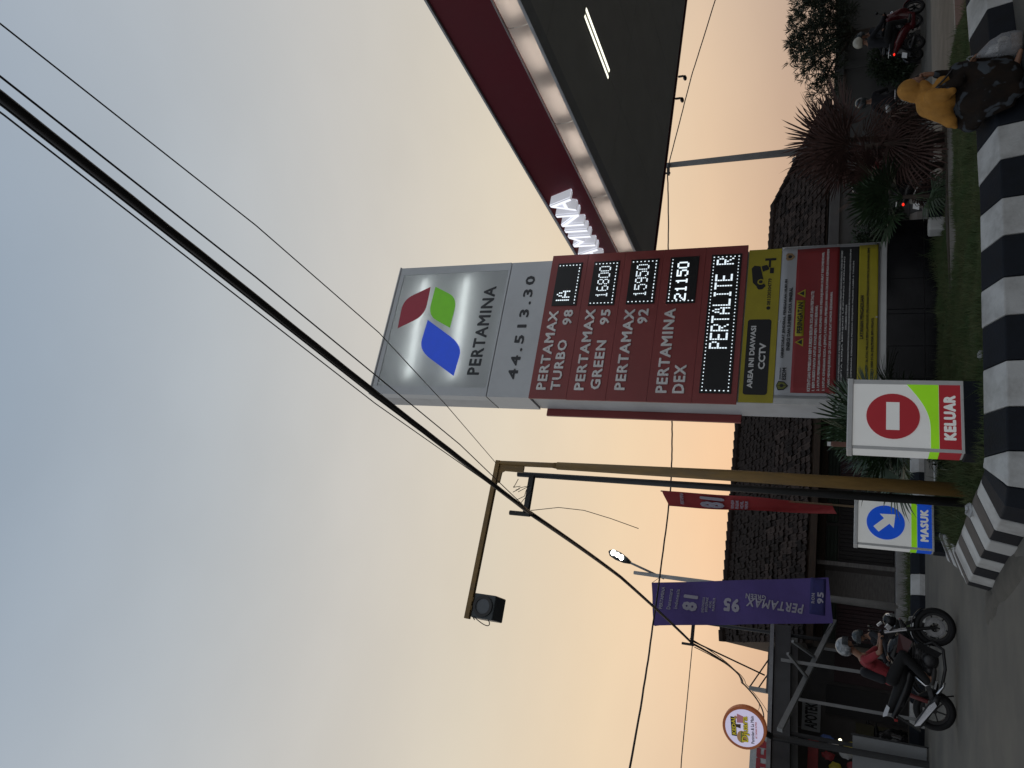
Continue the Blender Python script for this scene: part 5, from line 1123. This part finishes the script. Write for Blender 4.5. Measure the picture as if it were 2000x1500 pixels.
blob('dress', [[(*hip,.15),(*hip.lerp(chest,.5),.135),(*chest,.125)],[(*chest,.07),(*shR,.07),(*elR,.062),(*(elR.lerp(wrR,.8)),.05)],[(*chest,.07),(*shL,.07),(*elL,.062),(*(elL.lerp(wrL,.75)),.045)],
     [(*hip,.15),(*kn1,.10),(6.72,7.56,.34,.11),(6.68,7.56,.15,.12)],[(*hip,.15),(*kn2,.10),(6.94,7.68,.34,.10),(6.94,7.66,.16,.11)],[(*kn1.lerp(kn2,.5),.10),(6.82,7.62,.16,.13)],[(6.6,7.8,.5,.14),(6.62,7.62,.35,.13),(6.58,7.56,.12,.12)],[(6.75,7.75,.52,.13),(6.72,7.58,.30,.14)],[(6.48,7.75,.48,.12),(6.46,7.6,.3,.11),(6.44,7.56,.1,.09)],[(6.45,7.82,.42,.13),(6.42,7.62,.2,.10),(6.5,7.6,.12,.10)],[(6.4,7.95,.47,.11),(6.3,7.7,.38,.06),(6.34,7.62,.15,.06)]], [], batik, wm, .016, 3)
# headscarf: hood around the face, cape over shoulders and back
back = -fd
hood = [(fp(-.025,0,.02),(.125,.118,.135)),(fp(-.05,0,-.04),(.11,.11,.12))]
cape_ch = [[(*(head+back*.02-u_*.10),.095),(*(chest+Vector((0,0,.05))),.155),(*(chest+Vector((-.03,-.03,-.06))),.16)],
           [(*(chest+Vector((-.02,.02,.06))),.14),(6.50,7.86,.74,.11),(6.40,7.90,.66,.07),(6.345,7.93,.61,.025)],
           [(*shR,.09),(6.60,7.68,.74,.085),(6.60,7.64,.67,.05)],[(*shL,.085),(6.86,7.86,.72,.07),(6.86,7.80,.66,.04)],[(*chest,.12),(6.78,7.72,.74,.09),(6.80,7.68,.66,.04)]]
blob('headscarf', cape_ch, hood, mustard, wm, .012, 3)
MB().ell(fp(.078,0,-.022),(.045,.062,.078),12,10,Euler((0,0,math.atan2(fd.y,fd.x)))).build('face', skin, wm, smooth=True)
MB().tube([tuple(head+back*.11-u_*.09),(6.66,7.70,.86),(6.74,7.60,.74),(6.82,7.56,.66)], .011, 6).build('scarf_dark_line', blackpl, wm, smooth=True)  # thin dark line laid across the headscarf
for f in (ft1, ft2): MB().ell((f.x+.06,f.y-.02,f.z-.045),(.13,.05,.022),12,6,Euler((0,0,-.35))).build('sandal', rubber, wm, smooth=True)
pb = thing('plastic_bag', 'translucent white plastic carrier bag held by the seated woman', 'bag', (6.97,7.5,0))
bagm = mat('bag_film', (.42,.43,.45), .3, .15, 9, alpha=.42, bump=.5, bscale=14, bdist=.03)
rings = [((6.93,7.53,.44),.018,.014),((6.95,7.52,.40),.045,.03),((6.98,7.5,.32),.095,.06),((7.0,7.49,.22),.135,.085),((7.0,7.49,.10),.15,.095),((7.0,7.49,.03),.13,.085)]
b = MB(); ns = 20
for (c, a, d) in rings:
    for j in range(ns):
        t = 2*math.pi*j/ns; w = 1+.08*math.sin(5*t)+.05*math.sin(9*t+c[2]*20); b.v.append((c[0]+a*w*math.cos(t), c[1]+d*w*math.sin(t), c[2]))
for i in range(len(rings)-1):
    for j in range(ns): b.f.append((i*ns+j,i*ns+(j+1)%ns,(i+1)*ns+(j+1)%ns,(i+1)*ns+j))
b.f.append(tuple((len(rings)-1)*ns+j for j in range(ns))); b.build('film', bagm, pb, smooth=True)
MB().tube([(6.93,7.53,.43),(6.90,7.55,.50),(6.93,7.55,.53),(6.95,7.54,.50),(6.94,7.53,.43)], .008, 6).build('handle', bagm, pb, smooth=True)
MB().box(6.91,7.09,7.43,7.55,.035,.13).build('carton', mat('carton_brown',(.16,.10,.06),.8), pb, bev=.006)
MB().box(6.92,7.02,7.44,7.53,.135,.24).build('wrapped_food', mat('dark_wrap',(.05,.035,.02),.6), pb, bev=.015)
MB().ell((7.06,7.49,.19),(.05,.04,.055),10,8).build('wrapped_food', mat('pale_wrap',(.3,.28,.24),.6), pb, smooth=True)
